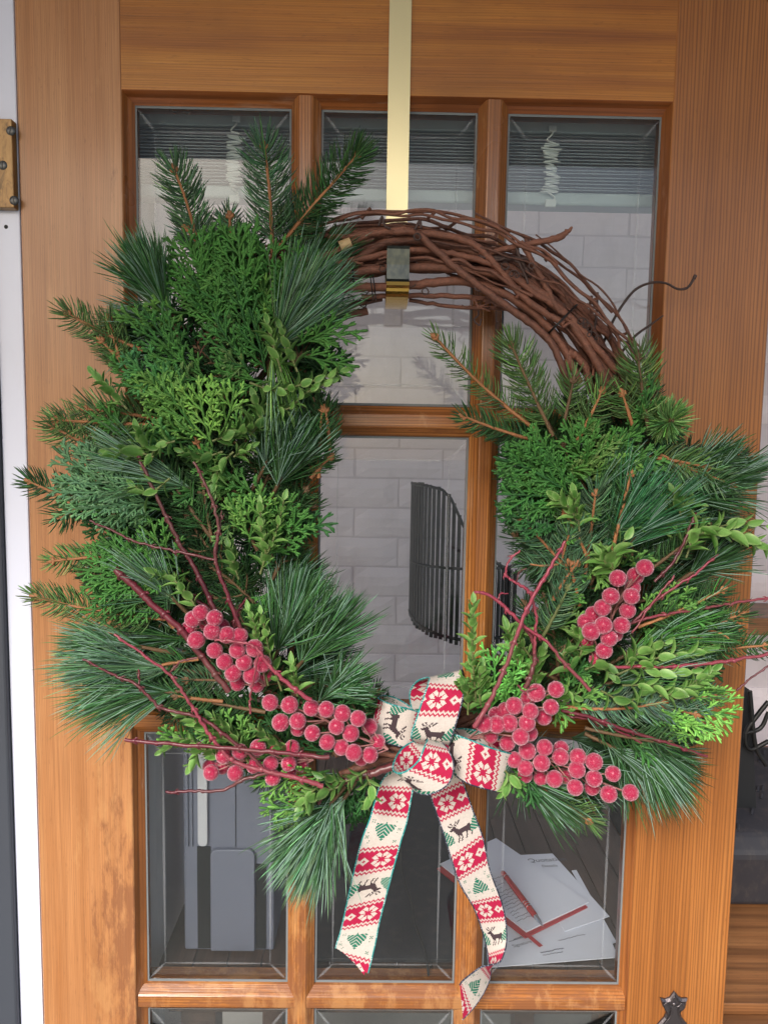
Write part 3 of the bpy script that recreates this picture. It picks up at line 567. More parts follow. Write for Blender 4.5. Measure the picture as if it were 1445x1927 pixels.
# ---------------------------------------------------------------- wreath
class Spikes:                            # many thin curved tapering needles in one mesh
    def __init__(s, sides=3): s.A = []; s.B = []; s.C = []; s.R = []; s.K = []; s.sides = sides
    def add(s, a, b, c, r, col):
        a = np.atleast_2d(a); n = len(a); s.A.append(a); s.B.append(np.atleast_2d(b)); s.C.append(np.atleast_2d(c))
        s.R.append(np.broadcast_to(r, (n,)).astype(float)); s.K.append(np.broadcast_to(col, (n, 3)).astype(float))
    def build(s, name, m_, parent, ts=(0, 0.45, 0.85), rs=(0.8, 1.0, 0.8), pivot=None):
        A, B, C = map(np.concatenate, (s.A, s.B, s.C)); R_ = np.concatenate(s.R); K = np.concatenate(s.K); n = len(A); S = s.sides
        ch = nrm(C-A); q = rng.normal(size=(n, 3)); u = nrm(np.cross(ch, q)); w = np.cross(ch, u); vs = []
        for t, rr in zip(ts, rs):
            p = (1-t)**2*A+2*t*(1-t)*B+t*t*C
            for k_ in range(S):
                a = 2*math.pi*k_/S; vs.append(p+(math.cos(a)*u+math.sin(a)*w)*(R_*rr)[:, None])
        vs.append(C); V = np.stack(vs, 1); nv = V.shape[1]; fs = []; nr = len(ts)
        quads = [(i*S+k_, i*S+(k_+1) % S, (i+1)*S+(k_+1) % S, (i+1)*S+k_) for i in range(nr-1) for k_ in range(S)]
        tris = [((nr-1)*S+k_, (nr-1)*S+(k_+1) % S, nv-1) for k_ in range(S)]
        off = (np.arange(n)*nv)[:, None, None]; Q = (np.array(quads)[None]+off).reshape(-1, 4); T = (np.array(tris)[None]+off).reshape(-1, 3)
        piv = A[0] if pivot is None else np.array(pivot); co = (V-piv).reshape(-1, 3)
        me = bpy.data.meshes.new(name); me.vertices.add(len(co)); me.vertices.foreach_set('co', co.ravel())
        lp = np.concatenate([Q.ravel(), T.ravel()]); me.loops.add(len(lp)); me.loops.foreach_set('vertex_index', lp)
        tot = np.concatenate([np.full(len(Q), 4), np.full(len(T), 3)]); st = np.concatenate([[0], np.cumsum(tot)[:-1]])
        me.polygons.add(len(tot)); me.polygons.foreach_set('loop_start', st); me.polygons.foreach_set('use_smooth', np.ones(len(tot), bool))
        me.update(calc_edges=True)
        at = me.attributes.new('tint', 'FLOAT_COLOR', 'POINT'); at.data.foreach_set('color', np.repeat(np.concatenate([K, np.ones((n, 1))], 1), nv, 0).ravel())
        me.materials.append(m_); o = bpy.data.objects.new(name, me); link(o, piv, parent); return o
WC = P(760, 925, 0.045)
wreath = tag(empty('wreath', WC), 'round grapevine and mixed evergreen wreath hanging from the brass hook', 'wreath')
def along(A, B, sag, n=16):
    t = np.linspace(0, 1, n)[:, None]; Mi = (A+B)/2+sag; return (1-t)**2*A+2*t*(1-t)*Mi+t*t*B
def vary(col, n, s=0.16):
    c = np.array(col)[None]*np.exp(rng.normal(0, s, (n, 1))); return c*np.exp(rng.normal(0, s*0.35, (n, 3)))
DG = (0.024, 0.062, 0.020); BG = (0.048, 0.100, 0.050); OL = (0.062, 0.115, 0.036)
def frame_on(path, t):
    i = np.clip(t*(len(path)-1), 0, len(path)-1.001); j = i.astype(int); f = (i-j)[:, None]
    p = path[j]*(1-f)+path[j+1]*f; d = nrm(path[j+1]-path[j]); u = nrm(np.cross(d, np.array([0.02, 1, 0.03]))); w = np.cross(u, d); return p, d, u, w
def spruce_needles(S, path, dens, L, col, tipdense=True, rw=0.00070, flat=0.62):
    dens = dens*0.72; L = L*1.2; col = tuple(c*1.55 for c in col)
    ln = np.linalg.norm(np.diff(path, axis=0), axis=1).sum(); n = max(8, int(ln*dens)); t = np.sort(rng.uniform(0.0, 1.0, n))
    p, d, u, w = frame_on(path, t); ang = np.arange(n)*2.399+rng.normal(0, 0.3, n)
    rd = nrm(u*np.cos(ang)[:, None]+w*(np.sin(ang)*flat)[:, None])
    keep = (np.sin(ang)*1.0 > -1) if flat > 2 else (rd[:, 1] > -0.45) | (t > 0.92) | (rng.random(n) < 0.12)
    p, d, rd, t = p[keep], d[keep], rd[keep], t[keep]; n = len(p)
    al = np.radians(rng.normal(66, 8, n)-38*np.clip((t-0.82)/0.18, 0, 1)); LL = L*rng.normal(1, 0.10, n)*(1-0.25*np.clip((t-0.85)/0.15, 0, 1))
    dr = d*np.cos(al)[:, None]+rd*np.sin(al)[:, None]; Cc = p+dr*LL[:, None]+d*(LL*0.30)[:, None]; Cc[:, 2] += LL*0.06
    S.add(p, p+dr*(LL*0.55)[:, None]-d*(LL*0.03)[:, None], Cc, rw*rng.uniform(0.85, 1.15, n), vary(col, n, 0.34))
def spruce(B, T, L=0.0165, col=BG, stem='stem_orange', sag=None, dens=3600, sides=0, label=None, r=0.0019, side_frac=0.5):
    B, T = np.array(B), np.array(T); ln = np.linalg.norm(T-B); sag = rng.normal(0, 0.035*ln, 3) if sag is None else np.array(sag); path = along(B, T, sag)
    g = MB(); g.tube(path, [r*1.25, r, r*0.75], 6, jit=0.2); S = Spikes(); spruce_needles(S, path[2:], dens, L, col)
    d = nrm(T-B); lat = nrm(np.cross(d, [0, 1, 0]))
    for i in range(sides):
        for s_ in (-1, 1):
            t = 0.25+0.55*(i+random.uniform(0, 0.7))/max(1, sides); b = path[int(t*15)]; e = b+(d*0.62+lat*s_*0.75+np.array([0, -random.uniform(-.1, .3), 0]))*ln*side_frac*(1.05-t)
            pt = along(b, e, rng.normal(0, 0.004, 3), 8); g.tube(pt, [r*0.8, r*0.6], 5); spruce_needles(S, pt, dens, L*0.9, col)
    # tip buds
    g.tube([T-d*0.001, T+d*0.003, T+d*0.006], [r*1.3, r*1.7, r*0.4], 6)
    for s_ in (-1, 1): q = T-d*0.003; g.tube([q, q+lat*s_*0.003+d*0.002, q+lat*s_*0.004+d*0.005], [r, r*1.3, r*0.3], 5)
    o = g.build('spruce_branch', M[stem], wreath, pivot=B); n_ = S.build('needles', M['needle'], o, pivot=B); n_['kind'] = 'stuff'
    if label: o['label'] = label
    return o
PG = (0.042, 0.108, 0.038); PB = (0.080, 0.160, 0.080); PD = (0.025, 0.070, 0.022)
def pine(B, T, L=0.085, n=420, spread=24, col=PG, droop=0.10, frac=0.55, label=None, rw=0.00058, light=0.26):
    n = int(n*0.8); col = tuple(c*1.5 for c in col)
    """needles spring from the twig B->T and run on well past T"""
    B, T = np.array(B), np.array(T); path = along(B, T, rng.normal(0, 0.004, 3), 12); g = MB(); g.tube(path, [0.0026, 0.0022, 0.0016], 6, jit=0.15)
    k5 = n//4; t = rng.uniform(1-frac, 1.0, k5); p, d, u, w = frame_on(path, t); S = Spikes()
    ang = rng.uniform(0, 2*math.pi, k5); al0 = np.radians(np.abs(rng.normal(0, spread, k5))+4)
    for j in range(4):
        al = al0+np.radians(rng.normal(0, 3.2, k5)); a2 = ang+rng.normal(0, 0.10, k5); rd = u*np.cos(a2)[:, None]+w*np.sin(a2)[:, None]*0.8
        dr = d*np.cos(al)[:, None]+rd*np.sin(al)[:, None]; LL = L*rng.normal(1, 0.10, k5); C_ = p+dr*LL[:, None]; C_[:, 2] -= droop*LL*rng.uniform(0.3, 1.3, k5)
        C_ += rng.normal(0, 0.03, (k5, 3))*LL[:, None]
        bd = p+dr*(LL*0.5)[:, None]+rd*(LL*0.05)[:, None]; C_[:, 1] = np.minimum(C_[:, 1], -0.002); bd[:, 1] = np.minimum(bd[:, 1], -0.003)
        cc = vary(col, k5, 0.32); lt = rng.random(k5) < light; cc[lt] = cc[lt]*0.35+np.array([0.30, 0.46, 0.38])*0.65  # paler share of needles: pale lines, and glints painted into the tint
        S.add(p, bd, C_, rw*rng.uniform(0.85, 1.2, k5), cc)
    o = g.build('pine_branch', M['stem_brown'], wreath, pivot=B); n_ = S.build('needles', M['needle'], o, (0, 0.5, 0.9), (0.9, 1, 0.7), pivot=B); n_['kind'] = 'stuff'
    if label: o['label'] = label
    return o
CG = (0.044, 0.132, 0.028); CB = (0.11, 0.23, 0.05); CD = (0.024, 0.085, 0.024); CP = (0.085, 0.17, 0.085)
def cedar(B, T, col=CG, width=0.45, tilt=0.5, tip=None, dens=1.0, label=None, thick=0.00150, cup=0.25):
    """flat fern-like spray of scale leaves"""
    B, T = np.array(B), np.array(T); ln = np.linalg.norm(T-B); d0 = nrm(T-B); view = nrm(np.array([random.uniform(-tilt, tilt), -1.0, random.uniform(-tilt, tilt)]))
    path = along(B, T, rng.normal(0, 0.07*ln, 3), 14); S = Spikes(4); tip = np.array(tip if tip is not None else col)*1.6; base = np.array(col)*1.25
    def seg_(a, b, r, k_, bend): S.add(a, (a+b)/2+bend, b, r, vary(base*(1-k_)+tip*k_, 1, 0.12))
    nb = max(6, int(ln/0.0088*dens)); dd = nrm(np.gradient(path, axis=0))
    for i in range(len(path)-1): S.add(path[i], (path[i]+path[i+1])/2, path[i+1]+dd[i]*0.002, thick*1.15, vary(base*0.9, 1, 0.1))
    for i in range(nb):
        t = 0.10+0.88*i/nb; q = path[min(13, int(t*13))]; dq = dd[min(13, int(t*13))]; s_ = 1 if i % 2 else -1
        lat = nrm(np.cross(dq, view))*s_; bl_ = ln*width*(math.sin(math.pi*min(1, 0.18+0.82*t)**0.8)*0.9+0.10)*random.uniform(0.75, 1.15)
        dr = nrm(dq*0.85+lat*0.60+view*random.uniform(-.15, .35))
        e = q+dr*bl_*1.1+dq*bl_*0.22-view*cup*bl_*0.3; S.add(q, (q+e)/2+lat*bl_*0.05, e, thick, vary(base*0.7+tip*0.3, 1, 0.12))
        m_ = max(2, int(bl_/0.0052*dens))
        for j in range(m_):
            tt = 0.12+0.85*j/m_; a = q+(e-q)*tt+lat*bl_*0.05*math.sin(math.pi*tt); s2 = 1 if j % 2 else -1; l2 = nrm(np.cross(dr, view))*s2; L2 = (0.0055+0.36*bl_*(1-tt)**0.8)*random.uniform(0.7, 1.25)
            if random.random() < 0.06: continue
            d2 = nrm(dr*0.95+l2*0.52+view*random.uniform(-.25, .35)); e2 = a+d2*L2+dq*L2*0.15; S.add(a, (a+e2)/2+l2*L2*0.06, e2, thick*0.95, vary(base*0.4+tip*0.6, 1, 0.14))
            for kk in range(int(L2/0.0055)):
                t3 = 0.25+0.6*kk/max(1, int(L2/0.0045)); a3 = a+d2*L2*t3; s3 = 1 if kk % 2 else -1; d3 = nrm(d2*0.85+nrm(np.cross(d2, view))*s3*0.6); L3 = (0.0028+0.35*L2*(1-t3))*random.uniform(0.8, 1.2)
                S.add(a3, a3+d3*L3*0.5, a3+d3*L3, thick*0.88, vary(base*0.2+tip*0.8, 1, 0.16))
    o = S.build('cedar_spray', M['cedar'], wreath, (0, 0.4, 0.85), (0.85, 1.0, 0.85), pivot=B); o['kind'] = 'stuff' if False else 'thing'
    del o['kind']
    if label: o['label'] = label
    return o
# leaves: four shared meshes
def leaf_mesh(L, Wd, fold, curl, m_):
    nu, nv = 7, 5; v = []; rim = []
    for i in range(nu):
        t = i/(nu-1); w = Wd*0.5*(math.sin(math.pi*min(1, 0.04+0.96*t**0.85))**0.75)*(1 if t < 1 else 0)+0.0003
        for j in range(nv):
            s_ = (j-(nv-1)/2)/((nv-1)/2); v.append((s_*w, L*t, fold*abs(s_)*w*1.2-curl*L*t*t+(0.0003*math.sin(7*t+3*s_)))); rim.append(1.0 if abs(s_) > 0.9 or i in (0, nu-1) else 0.0)
    f = [(i*nv+j, i*nv+j+1, (i+1)*nv+j+1, (i+1)*nv+j) for i in range(nu-1) for j in range(nv-1)]
    me = bpy.data.meshes.new('leaf'); me.from_pydata(v, [], f); me.polygons.foreach_set('use_smooth', [True]*len(f)); me.materials.append(m_)
    a = me.attributes.new('rim', 'FLOAT', 'POINT'); a.data.foreach_set('value', rim); me.update(); return me
LM = {'v': [leaf_mesh(0.0185, 0.0092, 0.35, 0.16, M['leaf']), leaf_mesh(0.0165, 0.0088, 0.2, -0.1, M['leaf']), leaf_mesh(0.020, 0.0088, 0.5, 0.3, M['leaf'])],
      'd': [leaf_mesh(0.0185, 0.0092, 0.35, 0.16, M['leaf_dark']), leaf_mesh(0.0165, 0.0088, 0.2, -0.1, M['leaf_dark']), leaf_mesh(0.020, 0.0088, 0.5, 0.3, M['leaf_dark'])]}
def boxwood(pts, n=12, kind='v', size=1.0, label=None):
    n = int(n*1.3)+1
    path = cr(pts, 8); g = MB(); g.tube(path, [0.0013, 0.0011, 0.0007], 6); o = g.build('boxwood_sprig', M['stem_green'], wreath, pivot=path[0])
    o['label'] = label or ('boxwood sprig with ' + ('pale green' if kind == 'v' else 'deep green') + ' oval leaves')
    for i in range(n):
        t = 0.10+0.90*i/(n-1); p, d, u, w = frame_on(path, np.array([t])); p, d, u, w = p[0], d[0], u[0], w[0]
        a = (i % 2)*math.pi/2+random.uniform(-0.45, 0.45)
        for s_ in ((-1, 1) if i < n-1 else (1,)):
            rd = (u*math.cos(a)+w*math.sin(a)*0.85)*s_; al = rad(random.uniform(38, 62) if i < n-1 else 5)*(1-0.35*t); dr = nrm(d*math.cos(al)+rd*math.sin(al))
            nz = nrm(np.cross(np.cross(dr, d), dr) if i < n-1 else w); nz = -nz if np.dot(nz, d) > 0 and i < n-1 else nz; nz = nrm(nz*-1+np.array([0, -0.25, 0])); xx = nrm(np.cross(dr, nz)); nz = np.cross(xx, dr)
            sz = (0.25+0.75*size)*1.05*random.uniform(0.78, 1.12)*(1-0.35*t**2); lf = bpy.data.objects.new('leaf', random.choice(LM[kind])); COL.objects.link(lf); lf.parent = o
            q = p-WL[o.name]; lf.matrix_local = Matrix(((xx[0]*sz, dr[0]*sz, nz[0]*sz, q[0]), (xx[1]*sz, dr[1]*sz, nz[1]*sz, q[1]), (xx[2]*sz, dr[2]*sz, nz[2]*sz, q[2]), (0, 0, 0, 1)))
    return o
# vines of the ring: angle measured from the right, counter-clockwise, in the door's plane
pxm_ = 0.000625
def ringpt(a, r, dpt): return np.array([WC[0]+math.cos(a)*r*pxm_*1.0, -dpt, WC[2]+math.sin(a)*r*pxm_*1.03])
nv_ = 44
for i in range(nv_):
    a0 = random.uniform(0, 2*math.pi); span = random.uniform(2.2, 4.6); ph = random.uniform(0, 6.28); m0 = random.uniform(-1, 1); tw = random.choice((-1, 1))*random.uniform(0.8, 1.8)
    rr0 = random.uniform(22, 52); th = random.choice((0.0015, 0.0018, 0.0022, 0.0025, 0.0029, 0.0034, 0.0042)); pts = []
    kk = int(span/0.085)
    for j in range(kk+1):
        a = a0+span*j/kk; q = ph+tw*(a-a0); w = rr0*(0.75+0.25*math.sin(3.1*a+ph)); wob = 3.0*math.sin(9*a+2*ph)+2.0*math.sin(17*a+ph*3)
        wob += random.uniform(-4.5, 4.5)
        pts.append(ringpt(a, 438+w*math.cos(q)*1.05+wob, 0.048+w*pxm_*math.sin(q)*0.9+random.uniform(-.0006, .0006)))
    g = MB(); path = cr(pts, 3); g.tube(path, [th*0.85, th*1.1, th*0.9, th*1.12, th*0.95, th*1.05, th*0.7], 8, jit=0.17)
    for j in range(3, kk-2, random.choice((6, 7, 8))):      # nodes
        c = pts[j]; dd_ = nrm(pts[j+1]-pts[j-1]); g.tube([c-dd_*0.006, c, c+dd_*0.006], [th*0.9, th*1.35, th*0.9], 7, jit=0.12)
    g.build('vine', M['vine'], wreath)
for i in range(34):
    a0 = random.uniform(0.2, 2.2); span = random.uniform(0.35, 1.3); r0 = random.uniform(392, 490); r1 = min(492, max(395, r0+random.uniform(-60, 60))); th = random.uniform(0.0009, 0.0020); kk = max(4, int(span/0.07))
    dp = random.uniform(0.06, 0.096); pts = [ringpt(a0+span*j/kk, r0+(r1-r0)*j/kk+random.uniform(-5, 5), dp+random.uniform(-.003, .003)) for j in range(kk+1)]
    g = MB(); g.tube(cr(pts, 3), [th, th*1.1, th*0.7], 6, jit=0.15); g.build('vine', M['vine'], wreath)
for i in range(22):
    a0 = random.uniform(0.35, 2.0); r0 = random.choice((random.uniform(455, 474), random.uniform(402, 420))); s_ = 1 if r0 > 440 else -1; dp = random.uniform(0.06, 0.095); q0 = ringpt(a0, r0, dp); q1 = ringpt(a0+random.uniform(-.05, .05), r0+s_*random.uniform(8, 22), dp+0.004)
    g = MB(); g.tube([q0, (q0+q1)/2+rng.normal(0, 0.001, 3), q1], [0.0022, 0.0017, 0.0019], 6, jit=0.2); g.build('vine', M['vine'], wreath)
def tw(name, pts, r, m_, d=0.06, n=6, jit=0.06, label=None):
    q = [P(p[0], p[1], p[2] if len(p) > 2 else d) for p in pts]; g = MB()
    dog = name == 'dogwood_twig'
    if dog: r = [x*0.86 for x in r]; jit = 0.10
    elif m_ == 'tendril': r = [x*0.78 for x in (r if hasattr(r, '__len__') else [r, r])]
    path = cr(q, 8)+(rng.normal(0, 0.00045, (len(q)*8-7, 3)) if dog or name == 'vine' else 0); g.tube(path, r, n, jit=jit)
    if dog:
        ln = np.linalg.norm(np.diff(path, axis=0), axis=1).cumsum(); nxt = 0.012
        for i_ in range(2, len(path)-2):
            if ln[i_] > nxt:
                nxt = ln[i_]+random.uniform(0.022, 0.045); c_ = path[i_]; dd_ = nrm(path[i_+1]-path[i_-1]); rr_ = float(np.interp(i_/len(path), np.linspace(0, 1, len(r)), r)); lt_ = nrm(np.cross(dd_, [0, 1, 0]))
                g.tube([c_-dd_*0.0022, c_, c_+dd_*0.0022], [rr_*0.95, rr_*1.4, rr_*0.95], 7)
                for s_ in (-1, 1):
                    if random.random() < 0.6: g.tube([c_+lt_*s_*rr_*0.8, c_+lt_*s_*(rr_+0.0012)+dd_*0.0015, c_+lt_*s_*(rr_+0.0016)+dd_*0.0042], [rr_*0.45, rr_*0.5, rr_*0.12], 5)
    o = g.build(name, M[m_], wreath)
    if label: o['label'] = label
    return o
for pts, r, d in (([(560,500),(640,470),(700,440),(785,437),(880,455),(925,490),(985,560),(1060,610)], [.0045,.004,.004], 0.088),
                  ([(570,545),(640,520),(730,505),(860,505),(980,530),(1060,590),(1120,680),(1150,740)], [.0045,.005,.0045], 0.085),
                  ([(600,545),(700,541),(790,535),(890,532),(985,575),(1050,640),(1090,720)], [.0048,.005,.0045], 0.08),
                  ([(560,520),(650,500),(735,455),(850,462),(960,505),(1040,570),(1110,650),(1160,730)], [.0055,.006,.0055], 0.078),
                  ([(600,500),(690,485),(780,470),(850,478),(930,500),(1000,548),(1075,600),(1160,700)], [.0035,.004], 0.086),
                  ([(785,440),(860,505),(930,560),(1000,610),(1040,650),(1075,740)], [.0040,.0042,.004], 0.094),
                  ([(680,560),(790,556),(890,560),(960,578),(1030,640)], [.0028,.003,.003], 0.07),
                  ([(690,585),(640,600),(560,650),(480,720)], [.0045,.004], 0.05),
                  ([(720,560),(650,580),(600,620),(540,700)], [.0035,.003], 0.055),
                  ([(770,565),(860,578),(960,582),(1020,600),(1100,690)], [.0022,.0022], 0.06)):
    tw('vine', pts, r, 'vine', d)
tw('vine', [(600,440),(640,446),(720,436),(765,430)], [.0025,.003,.002], 'vine', 0.09)
tw('vine', [(900,482),(960,466),(1040,450),(1062,440),(1077,427)], [.0032,.0034,.0040,.0012], 'vine', 0.085, label='broken vine stub sticking out at the upper right')
tw('vine', [(980,455),(1005,500),(1030,545),(1048,580),(1075,600)], [.0032,.0034,.003], 'vine', 0.088)
tw('vine', [(900,482),(950,487),(985,487),(1002,492)], [.0035,.004,.0015], 'tendril', 0.087)
tw('vine', [(963,443),(972,470),(985,500),(998,520)], [.0018,.0030,.003], 'tendril', 0.086)
tw('vine', [(930,490),(965,487),(985,510),(993,535)], [.002,.002], 'tendril', 0.09)
tw('vine', [(1065,700),(1068,670),(1075,665),(1100,690),(1110,740)], [.004,.0045,.004], 'vine', 0.08)
tw('cut_end', [(640,464),(660,455)], [.0058,.0050], 'cutwood', 0.0945, n=10)
tw('tendril', [(1135,645),(1150,610),(1170,575),(1195,545),(1225,532),(1252,533),(1275,544),(1293,541),(1305,524)], [.0022,.002,.0017,.002], 'tendril', 0.04, label='long curling tendril reaching over the right side of the door')
tw('tendril', [(1305,524),(1308,518)], [.003,.0028], 'tendril', 0.04)
tw('tendril', [(1163,670),(1195,632),(1225,610),(1247,594)], [.0024,.002,.0012], 'tendril', 0.05)
tw('tendril', [(1145,640),(1152,625),(1165,640),(1182,645),(1190,660)], [.0014,.0013], 'tendril', 0.06)
tw('tendril', [(1118,618),(1122,585),(1124,550)], [.0019,.0016], 'tendril', 0.06)
tw('tendril', [(1058,640),(1050,650),(1048,680),(1064,693)], [.0013,.0012], 'tendril', 0.07)
tw('tendril', [(632,452),(631,422)], [.0022,.0018], 'tendril', 0.08)
tw('tendril', [(893,560),(900,590),(892,602),(902,612),(905,600)], [.0014,.0012], 'tendril', 0.06)
tw('tendril', [(712,425),(719,408),(724,425),(735,430)], [.0016,.0016], 'tendril', 0.095)
tw('tendril', [(780,432),(790,416),(792,430)], [.002,.002], 'tendril', 0.095)
def curl(cx, cy, r, turns, d, th=.0008, dx=0, dy=0):
    pts = [(cx+dx*t+r*math.cos(t*turns*6.28)*(1-0.3*t), cy+dy*t+r*math.sin(t*turns*6.28)*(1-0.3*t)) for t in np.linspace(0, 1, int(turns*9)+3)]
    tw('tendril', pts, [th, th*0.8], 'tendril', d, 5)
for a in ((785,445,7,2,.099),(655,565,13,2,.06),(680,572,9,2,.06,.0010,20,-20),(800,548,7,2,.09),(950,500,8,1.5,.096),(960,512,7,2,.096,.001,20,8),(1090,600,8,2.6,.09,.0011,22,20),(1105,625,7,2,.09,.001,25,14),(900,540,8,1.5,.095),(1000,500,6,2,.096),(775,535,7,1.6,.095,.0009,-25,-8),(905,570,8,2,.07,.0008,20,6),(720,505,7,1.3,.09)): curl(*a)
for j in range(18): a = (895+random.uniform(-12, 40), 570+random.uniform(-8, 8)); tw('tendril', [a, (a[0]+random.uniform(-14, 14), a[1]+random.uniform(-12, 6)), (a[0]+random.uniform(-18, 22), a[1]+random.uniform(-14, 12))], .0006, 'vine', 0.075, 4)
for cx_, cy_2, ang in ((664, 515, 1.5), (1052, 605, 0.9), (700, 535, 1.45)):      # black binding wire round the ring
    g = MB(); L_ = 52 if ang < 1 else 30
    for q in range(3):
        o_ = random.uniform(-4, 4); c0 = (cx_+o_, cy_2)
        pts = [P(c0[0]+math.cos(-ang)*L_*math.cos(t)*(1 if ang < 1 else 1), c0[1]+(math.sin(ang)*L_*math.cos(t) if ang > 1 else -math.sin(-ang)*-L_*math.cos(t)*0.8), 0.05+0.046*math.sin(t)) for t in np.linspace(0, 6.28, 26)]
        g.tube(pts, 0.0007, 5)
    g.build('binding_wire', M['wire'], wreath)

# evergreen sprigs placed one by one: (kind, base px, base depth, tip px, tip depth, options)
def jit(x, y, r): return x+random.uniform(-r, r), y+random.uniform(-r, r)
def SP(bx, by, tx, ty, db=0.09, dt=0.10, **k_): return spruce(P(bx, by, db), P(tx, ty, dt), **k_)
def PN(bx, by, tx, ty, db=0.09, dt=0.10, **k_): return pine(P(bx, by, db), P(tx, ty, dt), **k_)
def CE(bx, by, tx, ty, db=0.09, dt=0.11, **k_): return cedar(P(bx, by, db), P(tx, ty, dt), **k_)
def BW(pts, d=0.11, **k_): return boxwood([P(p[0], p[1], p[2] if len(p) > 2 else d) for p in pts], **k_)
# --- under layer that fills the body of the wreath, older greens darkened further to paint inner shade
for (x, y, tx, ty, kd) in [
  (470,640,330,520,'s'),(430,700,280,600,'c'),(500,600,440,470,'c'),(400,700,260,640,'p'),(480,700,520,560,'c'),(420,760,250,760,'s'),(440,780,330,700,'c'),(500,760,600,640,'c'),
  (520,640,620,600,'c'),(380,860,180,830,'s'),(400,820,250,880,'c'),(420,900,220,930,'p'),(460,900,560,800,'p'),(430,960,280,900,'s'),(450,1000,550,900,'c'),(380,960,180,980,'c'),
  (400,1040,230,1060,'p'),(460,1080,560,980,'c'),(420,1130,220,1160,'s'),(440,1150,300,1040,'s'),(480,1180,580,1080,'p'),(400,1200,200,1200,'p'),(450,1240,240,1290,'p'),(430,1290,260,1330,'s'),
  (500,1280,640,1200,'p'),(560,1330,660,1240,'s'),(560,1380,380,1340,'c'),(600,1420,420,1400,'s'),(640,1400,520,1330,'c'),(660,1440,560,1540,'p'),(700,1430,620,1530,'c'),(620,1400,700,1320,'s'),
  (560,1300,480,1210,'s'),(340,1290,170,1250,'p'),(470,1340,330,1370,'c'),(300,1120,170,1100,'s'),(360,1100,200,1050,'c'),(500,540,420,430,'s'),(560,560,640,480,'p'),(350,620,220,600,'p'),
  (360,740,300,650,'c'),(480,860,420,740,'c'),(540,860,500,760,'s'),(560,740,640,690,'c'),(600,820,560,720,'s'),(520,1020,600,940,'s'),(340,900,200,870,'p'),(360,1040,300,960,'s'),
  (1090,860,960,800,'s'),(1100,900,960,880,'c'),(1120,860,1080,740,'s'),(1150,880,1200,760,'s'),(1180,900,1320,860,'s'),(1200,960,1380,900,'p'),(1140,960,1020,900,'c'),(1120,1020,1180,880,'p'),
  (1100,1060,980,980,'s'),(1140,1080,1240,960,'p'),(1180,1080,1320,1020,'s'),(1100,1140,1000,1080,'s'),(1160,1160,1300,1100,'p'),(1120,1180,1060,1060,'s'),(1180,1200,1340,1160,'s'),(1080,1220,960,1180,'c'),
  (1120,1260,1280,1220,'p'),(1080,1300,1000,1200,'c'),(1120,1320,1300,1280,'p'),(1060,1340,940,1260,'s'),(1100,1380,1280,1380,'s'),(1120,1340,1330,1340,'c'),(1040,1400,1180,1440,'p'),(980,1430,1090,1500,'s'),
  (940,1440,1040,1480,'p'),(960,1380,900,1290,'c'),(1000,1340,920,1300,'s'),(1200,1000,1400,960,'p'),(1160,900,1260,800,'c'),(1060,960,960,940,'c'),(1100,1240,1020,1160,'s'),(1200,1140,1370,1180,'s'),
  (1040,1250,1000,1120,'s'),(1200,1280,1350,1260,'c'),(1150,1400,1260,1420,'p'),(1180,940,1240,860,'p'),(1060,1440,1120,1500,'s')]:
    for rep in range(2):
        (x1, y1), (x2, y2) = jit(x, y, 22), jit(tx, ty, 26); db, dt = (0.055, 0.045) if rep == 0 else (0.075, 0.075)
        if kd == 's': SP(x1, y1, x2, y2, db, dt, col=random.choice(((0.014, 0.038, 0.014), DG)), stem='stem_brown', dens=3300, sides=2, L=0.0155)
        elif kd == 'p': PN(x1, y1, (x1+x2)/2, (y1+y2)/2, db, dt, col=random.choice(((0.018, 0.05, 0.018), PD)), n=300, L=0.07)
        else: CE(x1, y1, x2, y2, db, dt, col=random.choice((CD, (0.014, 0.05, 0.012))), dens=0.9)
for (x, y, tx, ty) in [(470,840,380,760),(430,860,340,800),(480,880,420,800),(450,930,330,860),(470,960,400,860),(500,940,540,840),(440,1010,350,900),(480,1030,430,930),(430,1060,330,980),(500,1080,540,990),(440,1110,360,1030),(470,1150,420,1050),(400,1000,300,930),(540,830,520,740),(440,1230,370,1160),(430,1210,360,1190),(470,1290,430,1230),(500,1260,470,1170),(490,1230,480,1140),(420,1260,350,1220),(1160,1300,1090,1240),(1130,1290,1150,1220),(1120,1240,1160,1170),(1080,1330,1150,1290),(560,1400,470,1400),(500,720,480,620),(450,720,380,640),
      (520,900,560,830),(520,980,570,900),(460,800,470,700),(560,700,600,620),(1120,960,1070,860),(1080,1000,1000,930),(1160,1010,1120,900),(1120,1060,1050,980),(1150,1130,1100,1030),(1110,1200,1050,1120),(1090,940,980,900),(1150,900,1110,800),(1060,1080,990,1010),(1190,1130,1210,1010),(1090,1290,1180,1250),(1040,1290,960,1240)]:
    for rep in range(2):
        (x1, y1), (x2, y2) = jit(x, y, 15), jit(tx, ty, 25); SP(x1, y1, x2, y2, 0.062+0.02*rep, 0.07+0.015*rep, col=random.choice(((0.016, 0.042, 0.016), DG)), stem='stem_brown', dens=3200, sides=2, L=0.018)  # greens darkened for inner shade here too
